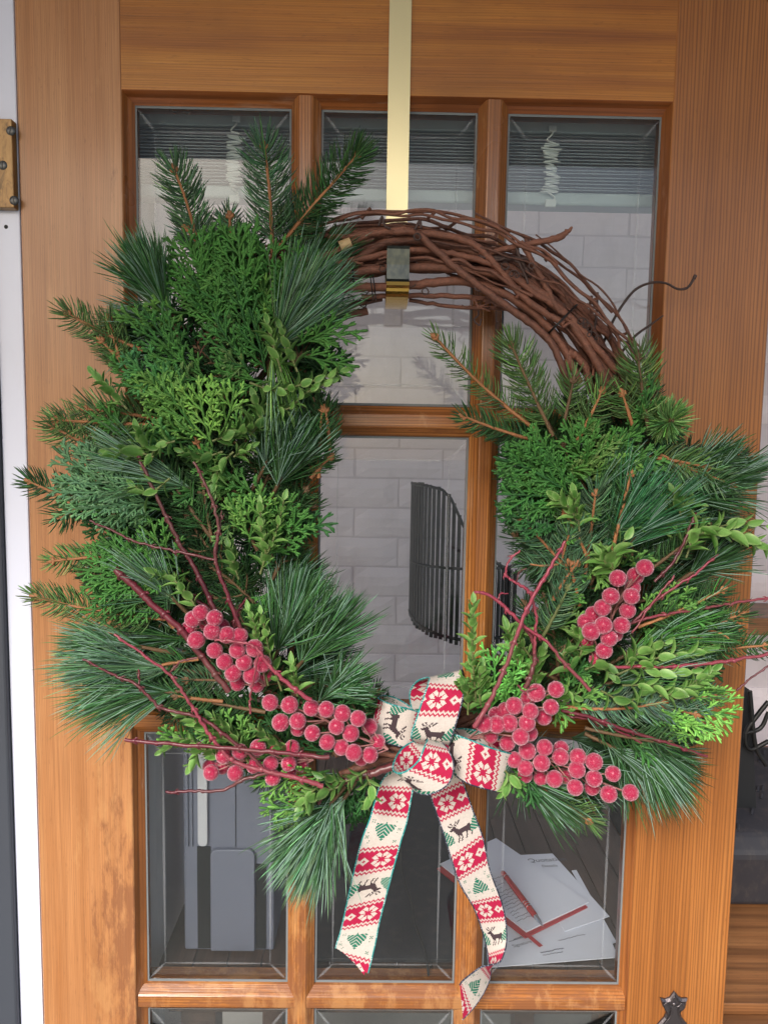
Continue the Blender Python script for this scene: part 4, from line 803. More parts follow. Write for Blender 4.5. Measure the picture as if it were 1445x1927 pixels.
for i in range(58):                        # loose cedar tips woven through the top layer
    left = i < 34; x, y = (random.uniform(270, 540), random.uniform(480, 1120)) if left else (random.uniform(1000, 1220), random.uniform(840, 1330))
    ang = math.atan2(y-925, x-760)+random.uniform(-0.9, 0.9); L_ = random.uniform(60, 115); tx, ty = x+math.cos(ang)*L_, y+math.sin(ang)*L_-random.uniform(0, 55)
    CE(x, y, tx, ty, 0.092, 0.118, col=random.choice((CG, CG, CD, (0.07, 0.17, 0.035))), tip=random.choice((CG, CB, (0.06, 0.16, 0.04), (0.10, 0.16, 0.05))), width=random.uniform(0.35, 0.55), dens=random.uniform(0.8, 1.1))
# --- spruce
for a in [((385,520),(328,318),dict(L=.022,col=BG,dens=5600)),((512,480),(497,275),dict(L=.0245,col=BG,dens=5600)),((505,490),(672,292),dict(L=.024,col=DG,dens=5400)),((440,470),(433,405),dict(L=.014)),
          ((395,480),(350,430),dict(L=.016)),((240,720),(205,600),dict(L=.016,col=OL)),((270,660),(128,590),dict(L=.018,col=OL)),((250,700),(190,640),dict(L=.016,col=OL)),
          ((290,800),(105,790),dict(L=.019,col=OL)),((250,880),(98,802),dict(L=.019,col=OL)),((300,790),(160,770),dict(L=.02,col=OL)),((270,980),(55,905),dict(L=.018,col=DG,sides=1)),
          ((250,1045),(98,1056),dict(L=.016,col=OL)),((320,1165),(66,1122),dict(L=.018,col=OL)),((375,1240),(215,1275),dict(L=.018,col=DG)),((330,1180),(240,1090),dict(L=.019,col=BG,stem='stem_orange',r=.003)),
          ((397,1010),(300,870),dict(L=.019,col=DG,stem='stem_brown')),((400,1020),(375,860),dict(L=.017,col=DG,stem='stem_brown')),((410,900),(370,830),dict(L=.017,col=DG)),
          ((600,900),(606,770),dict(L=.018,col=DG)),((585,900),(622,860),dict(L=.012,col=DG)),((620,850),(612,770),dict(L=.015,col=DG)),((500,1340),(330,1310),dict(L=.016,col=DG,stem='stem_brown')),
          ((490,1290),(350,1280),dict(L=.016,col=BG,stem='stem_brown')),((420,1320),(290,1300),dict(L=.017,col=DG))]:
    (b, t, kw) = a; SP(*b, *t, 0.10, 0.10, **kw)
for a in [((1010,810),(818,634),dict(L=.016,col=OL,dens=1900)),((1010,830),(872,783),dict(L=.015,col=DG)),((1040,820),(962,650),dict(L=.022,col=OL,dens=4600,stem='stem_brown')),((1060,800),(1078,715),dict(L=.018,col=OL,stem='stem_brown')),
          ((1080,840),(1132,735),dict(L=.019,col=OL)),((1220,810),(1200,672),dict(L=.022,col=OL,dens=4600,stem='stem_brown')),((1190,800),(1170,740),dict(L=.018,col=OL)),((1230,850),(1378,912),dict(L=.019,col=(0.085,0.16,0.075),dens=4600)),
          ((1220,860),(1330,880),dict(L=.017,col=OL)),((1090,1100),(980,975),dict(L=.018,col=BG,sides=1)),((1100,1080),(1120,928),dict(L=.020,col=BG)),((1150,1040),(1186,892),dict(L=.018,col=DG)),((1110,1060),(1063,965),dict(L=.015,col=BG)),
          ((1060,1330),(1250,1320),dict(L=.022,col=(0.075,0.14,0.09),dens=5000,stem='stem_orange')),((1200,1320),(1310,1345),dict(L=.020,col=(0.075,0.14,0.09))),((1090,1140),(1070,1060),dict(L=.016,col=BG)),
          ((1020,1200),(1070,1105),dict(L=.017,col=BG,stem='stem_green')),((1040,1130),(1085,1060),dict(L=.015,col=BG)),((1250,1230),(1395,1155),dict(L=.018,col=DG,sides=2)),((1290,1230),(1440,1215),dict(L=.017,col=DG)),
          ((1010,1470),(1108,1545),dict(L=.020,col=OL)),((1200,1180),(1360,1110),dict(L=.016,col=DG)),((1210,1080),(1330,990),dict(L=.016,col=DG,stem='stem_brown')),((1100,1370),(1260,1400),dict(L=.018,col=DG,stem='stem_brown')),((1150,1330),(1340,1310),dict(L=.018,col=BG))]:
    (b, t, kw) = a; SP(*b, *t, 0.11, 0.115, **kw)
spruce(P(1240, 800, 0.08), P(1262, 792, 0.135), L=0.022, col=(0.10,0.20,0.06), dens=9000, stem='stem_brown')
# --- pine
for a in [((340,640),(305,560),dict(n=520,L=.072,spread=15)),((330,600),(290,540),dict(n=300,L=.065)),((480,690),(545,610),dict(n=620,L=.095,spread=15,col=PB,light=.3,droop=.02)),((470,640),(560,570),dict(n=260,L=.08,spread=12,col=PG)),((500,600),(515,660),dict(n=50,L=.085,spread=11,col=CB,droop=.3)),
          ((420,940),(300,890),dict(n=420,L=.085,spread=17,col=PB)),((500,960),(540,880),dict(n=520,L=.075,spread=20,col=PD)),((470,930),(510,850),dict(n=300,L=.07,col=PD)),((500,1270),(545,1190),dict(n=620,L=.080,spread=22,col=PG,droop=-.05)),
          ((540,1280),(600,1210),dict(n=620,L=.078,spread=19,col=PG,droop=-.05,light=.2)),((400,1270),(240,1250),dict(n=620,L=.085,spread=20,col=PB,light=.22)),((400,1290),(250,1300),dict(n=620,L=.085,spread=20,col=PG,droop=.25)),((330,1230),(210,1210),dict(n=420,L=.07,spread=16,col=PG)),
          ((670,1470),(610,1560),dict(n=820,L=.080,spread=20,col=PB,light=.35,droop=.1,frac=.75)),((650,1480),(600,1540),dict(n=500,L=.075,spread=22,col=PG,droop=.1)),((560,1350),(640,1290),dict(n=300,L=.06,col=PG)),((380,1180),(300,1100),dict(n=300,L=.075,spread=25,col=PB,light=.4))]:
    (b, t, kw) = a; PN(*b, *t, 0.09, 0.105, **kw)
for a in [((1110,1100),(1170,970),dict(n=720,L=.085,spread=16,col=(0.035,0.125,0.05))),((1120,1080),(1220,980),dict(n=520,L=.08,spread=16,col=(0.035,0.12,0.05))),((1090,980),(1140,900),dict(n=380,L=.06,spread=18,col=PG)),
          ((1250,960),(1350,910),dict(n=620,L=.065,spread=26,col=PD)),((1240,900),(1330,870),dict(n=420,L=.055,spread=26,col=PD)),((1130,1260),(1240,1200),dict(n=420,L=.085,spread=15,col=CG,light=.25)),((1100,1300),(1200,1260),dict(n=320,L=.09,spread=15,col=PG)),
          ((1150,1360),(1200,1400),dict(n=520,L=.075,spread=17,col=PD,droop=.25)),((1100,1380),(1180,1420),dict(n=300,L=.07,col=PD,droop=.25)),((930,1450),(1000,1475),dict(n=260,L=.07,col=PD,droop=.1)),((1270,1100),(1330,1060),dict(n=300,L=.06,col=PD))]:
    (b, t, kw) = a; PN(*b, *t, 0.09, 0.10, **kw)
# --- cedar
for a in [((420,640),(345,430),dict(col=CG,dens=1.1)),((430,600),(400,420),dict(col=CG)),((470,600),(450,420),dict(col=CG)),((500,600),(520,450),dict(col=CG)),((470,640),(440,520),dict(col=CD,tip=CG)),((520,620),(600,470),dict(col=CG)),
          ((470,700),(400,590),dict(col=CD,tip=CG)),((500,700),(470,580),dict(col=CD,tip=CG)),((400,720),(300,640),dict(col=CG)),((380,760),(240,690),dict(col=CG,tip=(.05,.16,.05),width=.5)),((360,700),(270,580),dict(col=CD,tip=CG)),
          ((380,830),(300,720),dict(col=CG,tip=CB)),((400,840),(372,715),dict(col=(.08,.19,.04),tip=(.15,.30,.06),width=.55)),((410,830),(440,725),dict(col=(.08,.19,.04),tip=(.15,.30,.06))),((370,830),(290,790),dict(col=CG,tip=CB)),((430,840),(470,770),dict(col=CG,tip=CB)),
          ((570,640),(690,622),dict(col=CG,dens=.8)),((570,670),(675,690),dict(col=CG,dens=.8)),((560,650),(650,600),dict(col=CG,dens=.8)),((300,950),(100,840),dict(col=(.05,.12,.05),tip=CP,dens=1.1)),((310,960),(110,920),dict(col=CG,tip=(.12,.24,.12))),((300,980),(180,960),dict(col=CG,tip=(.10,.22,.09))),
          ((330,1090),(140,1070),dict(col=CG)),((330,1110),(190,1010),dict(col=CG)),((340,1130),(170,1120),dict(col=CD,tip=CG)),((300,1140),(240,1020),dict(col=CG)),((450,1000),(430,930),dict(col=CG,tip=CB)),((470,1020),(500,920),dict(col=CG,tip=CB)),((500,1050),(580,960),dict(col=CG)),((500,1000),(560,930),dict(col=CG)),
          ((560,1010),(634,985),dict(col=CD,dens=.6)),((640,1310),(690,1260),dict(col=CD,dens=.6)),((640,1330),(700,1290),dict(col=CD,dens=.6)),((600,1500),(490,1520),dict(col=CG,tip=CB)),((620,1450),(480,1470),dict(col=CG,tip=CB,dens=.8)),((480,1450),(390,1350),dict(col=CG,tip=CB)),((360,1400),(300,1370),dict(col=CG,tip=CB)),
          ((330,860),(280,780),dict(col=CG,tip=(.08,.22,.07))),((280,720),(240,660),dict(col=CG,tip=(.05,.16,.07))),((560,1400),(480,1430),dict(col=CG,tip=CB)),((500,560),(560,480),dict(col=CG))]:
    (b, t, kw) = a; CE(*b, *t, 0.10, 0.125, **kw)
for a in [((1090,910),(930,860),dict(col=CD,tip=CG,dens=1.1)),((1080,940),(935,930),dict(col=CD,tip=CG)),((1100,900),(985,830),dict(col=CG)),((1110,880),(1060,790),dict(col=CG)),((1120,880),(1200,800),dict(col=CG)),((1120,900),(1215,860),dict(col=CG,tip=CB)),((1090,870),(1110,780),dict(col=CG)),
          ((1100,950),(1010,890),dict(col=CD,tip=CG)),((1060,980),(940,970),dict(col=CD)),((1220,1320),(1388,1350),dict(col=CG,tip=(.16,.36,.07),width=.5)),((1200,1330),(1340,1375),dict(col=CG,tip=(.14,.33,.06))),((1240,1300),(1360,1300),dict(col=CG,tip=CB)),((920,1350),(925,1215),dict(col=(.06,.2,.04),tip=(.12,.34,.07))),((950,1350),(975,1220),dict(col=(.06,.2,.04),tip=(.12,.34,.07))),
          ((900,1330),(885,1240),dict(col=CG,tip=CB)),((1230,1180),(1330,1150),dict(col=CG)),((1200,1160),(1310,1110),dict(col=CG,tip=CB)),((1060,1300),(1100,1240),dict(col=CD,tip=CG)),((950,1440),(985,1500),dict(col=CG,dens=.6)),((985,1440),(1005,1520),dict(col=CD,dens=.5)),((1050,1340),(1130,1290),dict(col=CG,tip=CB)),((1180,1390),(1230,1440),dict(col=CD,tip=CG)),((1000,1300),(1080,1360),dict(col=CG,tip=CB))]:
    (b, t, kw) = a; CE(*b, *t, 0.10, 0.125, **kw)
# --- boxwood
for a in [([(470,720),(520,735),(580,720),(640,700)],10,'v',1.0),([(500,760),(540,770),(575,740),(620,720)],8,'v',1.0),([(530,700),(515,650),(505,610)],6,'v',1.15),([(560,700),(545,660),(530,620)],5,'d',1.1),([(440,850),(420,870),(405,900),(402,925)],8,'v',.95),([(440,860),(455,850),(470,842)],4,'v',.9),
          ([(490,1080),(500,1040),(492,1000),(490,950)],8,'v',1.1),([(500,1050),(520,1000),(535,940)],7,'v',.9),([(450,1090),(440,1060),(432,1030)],5,'d',1.1),([(375,1150),(350,1115),(320,1085),(290,1075)],8,'v',.95),([(505,1290),(490,1230),(480,1180),(470,1150)],9,'v',1.0),([(530,1300),(510,1240),(500,1190),(492,1155)],7,'v',.9),([(560,1310),(555,1280),(550,1250)],6,'v',.95),
          ([(440,1400),(390,1370),(340,1345)],8,'v',1.1),([(420,1430),(380,1410),(360,1440)],6,'v',1.1),([(380,1400),(340,1390),(305,1412)],6,'v',1.0),([(600,1480),(575,1500),(560,1530)],6,'v',1.1),([(640,1480),(600,1495),(580,1520)],6,'d',1.0),([(690,1450),(650,1470),(610,1462)],6,'d',1.0),([(690,1460),(700,1490),(690,1510)],4,'v',1.0),
          ([(290,860),(255,850),(215,850)],5,'v',1.45),([(290,850),(270,830),(262,812)],5,'v',1.1),([(330,830),(300,840),(275,870)],6,'v',1.0),([(240,770),(210,735),(180,705)],7,'v',.95),([(400,830),(440,815),(480,800)],7,'d',1.1),([(420,850),(380,860),(345,850)],6,'d',1.1),([(470,820),(490,790),(480,750)],5,'d',1.3),([(470,1440),(440,1385),(400,1350)],7,'v',1.0),
          ([(560,1420),(520,1400),(480,1370)],6,'d',1.0),([(320,900),(280,930),(255,915)],4,'v',1.2)]:
    BW(a[0], 0.128, n=a[1], kind=a[2], size=a[3])
for a in [([(1085,980),(1070,955),(1045,935)],5,'v',1.25),([(1090,1000),(1085,960),(1080,930)],5,'v',1.1),([(1155,1075),(1150,1050),(1175,1015)],4,'v',1.5),([(1160,1080),(1140,1060),(1130,1045)],4,'v',1.3),([(1270,1060),(1305,1000),(1350,1000),(1400,1010),(1442,1035)],10,'v',1.5),([(1290,1050),(1310,1010),(1380,985),(1440,990)],7,'v',1.3),([(1280,970),(1275,950),(1265,925)],4,'d',1.1),
          ([(895,1320),(890,1250),(888,1190),(890,1135)],10,'v',1.05),([(905,1330),(900,1290),(905,1260)],5,'v',1.1),([(1170,1290),(1220,1290),(1280,1300),(1320,1270)],8,'v',1.35),([(1160,1270),(1230,1240),(1290,1230),(1330,1222)],8,'v',1.3),([(1170,1260),(1200,1230),(1250,1210)],6,'v',1.2),([(1240,1310),(1290,1300),(1340,1262)],7,'v',1.2),([(1090,1240),(1095,1210),(1085,1190)],5,'v',1.15),([(1080,1270),(1060,1230),(1110,1220)],5,'d',1.1),
          ([(1010,1300),(1005,1260),(1020,1225)],5,'v',1.3),([(980,1260),(965,1220),(955,1185)],6,'v',1.2),([(1000,1240),(975,1200),(990,1190)],5,'v',1.1),([(1100,1260),(1130,1250),(1150,1270)],5,'d',1.2),([(950,1450),(960,1465),(945,1490)],4,'v',1.1),([(1040,1320),(1060,1300),(1080,1310)],4,'v',1.0),([(1190,1250),(1240,1265),(1300,1262)],6,'v',1.2),([(880,1345),(880,1310),(872,1290)],4,'d',1.1),([(1130,1300),(1180,1320),(1230,1290)],6,'d',1.2)]:
    BW(a[0], 0.128, n=a[1], kind=a[2], size=a[3])
# --- dogwood twigs
for pts, r, m_, d in [([(255,845),(280,900),(310,965),(340,1025),(375,1085),(405,1150)],[.0022,.0026,.0034],'dogwood',.128),([(365,868),(388,915),(402,950),(412,1000),(405,1050),(425,1110),(455,1190)],[.0018,.0022,.0028],'dogwood',.135),
   ([(170,980),(215,1000),(260,1020),(320,1035),(402,1053)],[.0013,.0016,.0018],'dogwood',.132),([(405,1050),(415,990),(418,960)],[.0014,.001],'dogwood',.13),([(215,1070),(250,1100),(290,1140),(340,1185),(380,1235),(432,1302)],[.0046,.0044,.0042,.0038],'dogwood',.130),
   ([(215,1195),(265,1228),(320,1270),(350,1311),(370,1342),(392,1378),(411,1403),(442,1433),(500,1451),(555,1463),(608,1480)],[.0016,.0022,.0028,.0034],'dogwood_l',.145),([(235,1392),(320,1400),(464,1411),(555,1419),(620,1426)],[.0024,.0026,.003],'dogwood',.150),
   ([(155,1240),(210,1268),(260,1290),(300,1330),(345,1342),(390,1358),(445,1400),(475,1425),(503,1455)],[.0014,.0022,.0024,.0022],'dogwood',.142),([(312,1491),(360,1489),(420,1487),(455,1468),(503,1455)],[.0018,.0020,.0024],'dogwood',.14),([(600,1512),(610,1490),(650,1470),(700,1455),(745,1440)],[.0030,.0050,.0058],'dogwood',.115),
   ([(405,1205),(440,1207),(470,1213),(488,1225),(505,1250),(540,1285),(585,1318)],[.0016,.002,.003],'dogwood_l',.155),([(487,1228),(478,1280),(470,1315),(472,1342)],[.0014,.0014],'dogwood_l',.15),([(318,1270),(340,1245),(372,1238)],[.0012,.0014],'dogwood',.14),([(262,1290),(262,1260)],[.0012,.001],'dogwood',.14),([(450,1155),(440,1175),(450,1215)],[.002,.002],'dogwood',.12),([(465,1125),(448,1150),(445,1180)],[.0014,.0022],'dogwood',.12),([(345,1110),(385,1140),(410,1160)],[.0022,.0024],'dogwood',.12),
   ([(1063,1018),(1040,1060),(1010,1110),(985,1160),(965,1215),(945,1270),(918,1325),(892,1368)],[.0018,.0024,.0026,.0034],'dogwood_l',.160),([(893,1114),(915,1118),(945,1138),(985,1178),(1025,1205),(1060,1245),(1110,1300)],[.0016,.0024,.0020,.0024],'dogwood_l',.152),
   ([(984,1178),(1000,1200),(1006,1235),(1000,1265),(988,1295)],[.0022,.0028,.003],'dogwood',.145),([(1000,1125),(1009,1160),(1007,1190),(1005,1230)],[.0018,.002],'dogwood_l',.148),([(978,1036),(958,1055),(951,1080),(965,1093),(985,1105),(1002,1122)],[.0012,.0016,.0024],'dogwood_l',.15),([(990,1068),(975,1080),(973,1095)],[.0008,.0009],'dogwood',.148),([(937,1130),(940,1118),(955,1118)],[.001,.0008],'dogwood_l',.15),
   ([(1460,1124),(1390,1133),(1320,1145),(1230,1160),(1180,1175)],[.0016,.0018,.002],'dogwood_l',.12),([(1460,1228),(1390,1240),(1320,1250),(1250,1254),(1150,1255)],[.0020,.0024,.002],'dogwood_l',.13),([(1352,1043),(1300,1085),(1240,1125),(1190,1170)],[.0015,.0018,.0018],'dogwood_l',.12),([(1055,1337),(1110,1350),(1180,1375),(1260,1400),(1330,1424)],[.0022,.0024,.0016],'dogwood',.12),
   ([(1308,965),(1290,1010),(1265,1060),(1230,1095)],[.0018,.002],'dogwood',.13),([(1450,1250),(1410,1278),(1385,1300)],[.0012,.0014],'dogwood',.12),([(1268,1085),(1230,1130),(1190,1190)],[.0013,.0013],'dogwood_l',.125),([(975,1290),(985,1300),(1010,1295)],[.0012,.0012],'dogwood_l',.15),([(1060,1345),(1130,1360),(1210,1400)],[.0018,.0016],'dogwood',.115)]:
    o = tw('dogwood_twig', pts, r, m_, d)
tw('vine', [(640,1458),(700,1437),(760,1420)], [.004,.005], 'vine', .10); tw('vine', [(630,1420),(700,1405),(760,1410)], [.004,.0045], 'vine', .095); tw('vine', [(690,1408),(720,1418),(760,1425)], [.003,.003], 'vine', .11)

# ---------------------------------------------------------------- berries
def berry_mesh():
    import bmesh
    bm = bmesh.new(); bmesh.ops.create_icosphere(bm, subdivisions=4, radius=1.0)
    for v in bm.verts: v.co *= 1+random.uniform(-0.012, 0.018)+(0.035 if random.random() < 0.05 else 0)
    cr_ = []
    for _ in range(650):                     # sugar crystals standing on the skin
        n_ = Vector([random.gauss(0, 1) for _ in range(3)]).normalized(); q_ = 0.034*random.uniform(0.5, 1.5)
        M_ = Matrix.Translation(n_*1.0) @ n_.to_track_quat('Z', 'Y').to_matrix().to_4x4() @ Matrix.Rotation(random.uniform(0, 6), 4, 'Z'); r_ = bmesh.ops.create_cone(bm, segments=4, radius1=q_, radius2=0, depth=q_*2.2, matrix=M_, cap_ends=False); cr_ += r_['verts']
    cs_ = set(cr_)
    for f in bm.faces:
        f.smooth = not any(v in cs_ for v in f.verts); f.material_index = 0 if f.smooth else 1
    me = bpy.data.meshes.new('berry'); bm.to_mesh(me); bm.free(); me.materials.append(M['berry']); me.materials.append(M['sugar']); return me
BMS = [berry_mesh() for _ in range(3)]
def berries(label, pts, zoom, ox, oy, spine, r, d=0.125):
    root = tag(empty('berry_spray', P(*spine[0], d-0.02)), label, 'berry spray', 'sugared red berry sprays tucked into the wreath')
    sp_ = cr([P(x, y, d-0.012) for x, y in spine], 6); g = MB(); g.tube(sp_, 0.0014, 6)
    for q in pts:
        x, y = ox+q[0]/zoom, oy+q[1]/zoom; back = len(q) > 2; dd = d+random.uniform(-0.004, 0.004)+0.010*(0 if back else 1)-0.010; c = P(x, y, dd)
        if back: c = P(x, y, d-0.018)
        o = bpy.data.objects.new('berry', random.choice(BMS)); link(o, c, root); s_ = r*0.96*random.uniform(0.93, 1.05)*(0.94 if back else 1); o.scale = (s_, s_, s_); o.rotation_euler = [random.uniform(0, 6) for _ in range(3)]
        k_ = np.argmin(np.linalg.norm(sp_-c, axis=1)); k_ = max(0, k_-4); g.tube(cr([sp_[k_], (sp_[k_]+c)/2+np.array([0, -.002, 0]), c], 4), 0.0009, 5)
    g.build('stem', M['berrystem'], root)
z4 = (3.61, 320, 1120); z5 = (3.803, 870, 1030)
berries('red berry spray highest up on the left, crossed by a thin twig', [(208,120),(157,162),(128,230,1),(305,155),(180,305),(288,245),(390,270),(355,215,1),(475,275),(305,375),(458,375),(575,360),(372,452),(505,457),(630,465),(430,530),(555,545),(460,600,1),(590,610,1),(650,545,1),(250,200,1)], *z4, [(500,1290),(460,1240),(410,1190),(370,1165)], 0.0094, .138)
berries('long red berry spray left of the bow, ending at its left loop', [(680,730),(813,745),(960,767),(1063,775),(1170,803),(1278,838),(1355,893,1),(752,865),(868,855),(870,905,1),(1132,892),(967,937),(1228,938),(1068,998),(1165,1035),(1248,1070),(1358,1085),(1300,1110,1),(1410,1000,1)], *z4, [(730,1410),(660,1380),(590,1345),(520,1330)], 0.0095, .135)
berries('red berry spray lowest on the left, behind crossing dark twigs', [(475,1063),(600,1035),(830,1035),(365,1090),(280,1205),(270,1165,1),(355,1165,1),(445,1208),(570,1160),(685,1145),(808,1145),(700,1240),(810,1190,1),(890,1150,1),(720,1040,1)], *z4, [(590,1430),(540,1430),(470,1430),(410,1440)], 0.0092, .128)
berries('upright red berry spray high on the right side of the wreath', [(1303,147),(1110,222),(1235,205,1),(1215,290,1),(1207,350),(1060,350),(1000,432),(1180,452),(935,480,1),(880,535,1),(1007,558),(1137,557),(918,602),(880,670,1),(1047,650),(1012,738),(960,800,1),(1090,620,1)], *z5, [(1120,1245),(1140,1190),(1165,1130),(1195,1080)], 0.0097, .140)
berries('red berry spray just right of the bow, with a berry sticking up', [(668,1017),(527,1040),(470,1080,1),(632,1143),(370,1133),(485,1173),(305,1165,1),(240,1200,1),(153,1260),(245,1268),(333,1257),(460,1257),(580,1215,1),(415,1355),(480,1330,1),(200,1350,1),(320,1400,1),(370,1520,1)], *z5, [(880,1390),(940,1370),(990,1330),(1030,1300)], 0.0096, .142)
berries('red berry spray at lower right ending in one loose berry', [(463,1457),(587,1432),(705,1440,1),(565,1543),(700,1500),(450,1580),(445,1630,1),(825,1500),(940,1535),(817,1592),(1075,1620),(560,1650,1),(657,1657),(725,1640,1),(940,1655),(805,1718),(925,1720,1),(1045,1765),(1200,1755)], *z5, [(960,1430),(1030,1430),(1100,1460),(1170,1488)], 0.0096, .128)

# ---------------------------------------------------------------- bow
CRM, RED, GRN, BRN, TEAL = (0.54, 0.48, 0.435), (0.38, 0.012, 0.055), (0.012, 0.15, 0.095), (0.055, 0.036, 0.042), (0.01, 0.24, 0.23)
NC, NP = 34, 126
DEER = ["..##....#..##.........", "#..#...##.##..........", "##..#.#..##..........."[:22], ".###..##.#............", "....##.#..............", "..#####...............", "#######...............", ".#######..............", "....#####.........###.",
        "....#################.", ".....################.", ".....################.", "......###############.", "......##############..", ".......####....#####..", ".......#.##....##.##..", ".......#..#....#...##.", "......##..#....#....#.", "......#..##...##....#.", ".....##..#....#....##.", ".....#..##...##....#.."]
pat = np.zeros((NP, NC), int)
def tree(cx, r0, hgt=20):
    for r in range(hgt):
        w = min(8, 1+int(r*0.6))
        for dx in range(-8, 9):
            if r < 3: on = dx == 0 or (r == 1 and abs(dx) == 1)
            elif r >= hgt-2: on = dx == 0
            else: on = abs(dx) <= w and ((r+abs(dx)) % 4) < 2.5 or dx == 0 and r < 6
            if on and 0 <= cx+dx < NC: pat[(r0+r) % NP, cx+dx] = 2
def redband(r0):
    for r in range(31):
        for c in range(NC):
            t = abs((c % 4)-2); rr = min(r, 30-r); pat[r0+r, c] = 0 if rr < t else (1 if rr < 2+t else (0 if rr < 4+t else 1))
    for cx in (12, 46, -5-17):
        for dy in range(-8, 9):
            for dx in range(-8, 9):
                a, b = max(abs(dx), abs(dy)), min(abs(dx), abs(dy))
                if 0 <= cx+dx < NC and 2 <= a <= 8 and 1 <= b <= min(a-1, 11-a) and b >= a-5 and not (a < 4 and b == a-1): pat[r0+15+dy, cx+dx] = 0
    for cx in (27, -2):
        for dy in range(-4, 5):
            for dx in range(-4, 5):
                if 0 <= cx+dx < NC and 2 <= abs(dx)+abs(dy) <= 4: pat[r0+15+dy, cx+dx] = 0
    for cx in (35,):
        for dy in range(-6, 7):
            for dx in range(-5, 1):
                if 0 <= cx+dx < NC and abs(dy)+abs(dx) <= 5 and (abs(dy)-abs(dx)) % 4 > 0: pat[r0+15+dy, cx+dx] = 0
redband(0); redband(63)
for r, row_ in enumerate(DEER):
    for c, ch in enumerate(row_):
        if ch == '#': pat[36+r, 6+c] = 3
tree(-1, 37); tree(34, 36)
tree(17, 100)
for (r, c) in ((97,4),(99,6),(97,6),(99,4),(98,5),(103,29),(105,31),(103,31),(105,29),(104,30),(112,3),(114,5),(112,5),(114,3),(113,4),(118,28),(120,30),(118,30),(120,28),(100,27),(109,5),(116,8),(98,28),(121,8),(108,30)): pat[r, c] = 2
PC = np.array([CRM, RED, GRN, BRN])
bow = tag(empty('ribbon_bow', P(800, 1390, 0.11)), 'red and cream ribbon bow with reindeer, trees and snowflakes, teal wired edges', 'bow')
CELL = 0.00125
def ribbon(name, keys, off, dirn=1, mirror=False, key_at=0, edges=('teal', 'navy'), cup=0.0, cut=None, label=None):
    Lk = np.array([P(*k_[0]) for k_ in keys]); Rk = np.array([P(*k_[1]) for k_ in keys]); n0 = 24; Ls, Rs = cr(Lk, n0), cr(Rk, n0); C_ = (Ls+Rs)/2
    s_ = np.concatenate([[0], np.cumsum(np.linalg.norm(np.diff(C_, axis=0), axis=1))]); n = int(s_[-1]/CELL); u = np.linspace(0, s_[-1], n+1)
    Li = np.stack([np.interp(u, s_, Ls[:, i]) for i in range(3)], 1); Ri = np.stack([np.interp(u, s_, Rs[:, i]) for i in range(3)], 1)
    w = np.linspace(0, 1, NC+1)[None, :, None]; G = Li[:, None]*(1-w)+Ri[:, None]*w
    if cup:
        tt = nrm(np.gradient((Li+Ri)/2, axis=0)); nn = nrm(np.cross(tt, nrm(Ri-Li))); G = G+nn[:, None]*(cup*np.sin(np.pi*w[..., 0])*np.ones((n+1, 1)))[..., None]
    koff = int(s_[min(len(s_)-1, key_at*n0)]/CELL); idx = lambda i, j: i*(NC+1)+j
    F_ = []; colr = []
    for i in range(n):
        pr = (off+dirn*(i-koff)) % NP
        for j in range(NC):
            if cut and cut(i, j, n): continue
            c = NC-1-j if mirror else j; F_.append((idx(i, j), idx(i, j+1), idx(i+1, j+1), idx(i+1, j))); v = PC[pat[pr, c]]
            colr.append((*(v*random.uniform(0.93, 1.07)), 1))
    piv = G[0, 0]; me = bpy.data.meshes.new(name); me.from_pydata([tuple(p) for p in (G.reshape(-1, 3)-piv)], [], F_); me.polygons.foreach_set('use_smooth', [True]*len(F_))
    a = me.attributes.new('col', 'FLOAT_COLOR', 'FACE'); a.data.foreach_set('color', np.array(colr).ravel()); me.materials.append(M['ribbon']); me.update()
    o = bpy.data.objects.new(name, me); link(o, piv, bow); sm = o.modifiers.new('thickness', 'SOLIDIFY'); sm.thickness = 0.00035; sm.offset = 0; sm.use_rim = False
    if label: o['label'] = label
    for E_, kd, jj in ((G[:, 0], edges[0], 0), (G[:, -1], edges[1], NC-1)):   # twisted wire thread along each edge
        if cut: E_ = E_[:max(3, sum(0 if cut(i, jj, n) else 1 for i in range(n)))]
        S = Spikes(4); m_ = len(E_)*2; q = np.linspace(0, len(E_)-1.001, m_); i0 = q.astype(int); f = (q-i0)[:, None]; p = E_[i0]*(1-f)+E_[np.minimum(i0+1, len(E_)-1)]*f
        t_ = nrm(np.gradient(p, axis=0)); sid = nrm(np.cross(t_, np.array([0.1, 1, 0.1])+0*t_)); a_ = p+sid*0.0007; b_ = p-sid*0.0007+t_*0.0011
        base = {'teal': (TEAL, (0.015, 0.30, 0.30), (0.40, 0.58, 0.58)), 'navy': ((0.02, 0.025, 0.05), (0.03, 0.035, 0.06), (0.30, 0.32, 0.38))}[kd]
        kk = np.array([base[0 if r_ < 0.5 else (1 if r_ < 0.86 else 2)] for r_ in rng.random(m_)]); S.add(a_, (a_+b_)/2, b_, 0.00062, kk)
        S.build('wired_edge', M['ribedge'], o, (0, 0.5, 0.9), (1, 1, 1))
    return o
ribbon('ribbon_tail', [((742,1405,.085),(800,1405,.085)),((738,1441,.082),(790,1455,.085)),((715,1477,.082),(778,1480,.086)),((697,1538,.08),(765,1547,.085)),((680,1584,.078),(755,1580,.084)),((662,1658,.07),(738,1642,.078)),((643,1745,.06),(715,1730,.068)),((634,1775,.057),(705,1780,.063)),((626,1806,.052),(690,1842,.058)),],
       31, -1, True, key_at=2, edges=('teal', 'teal'), cut=lambda i, j, n: i > n-22+22*(j/NC) or (i > n-30 and j > 30 and i > n-6), label='left hanging ribbon tail with upside-down trees')
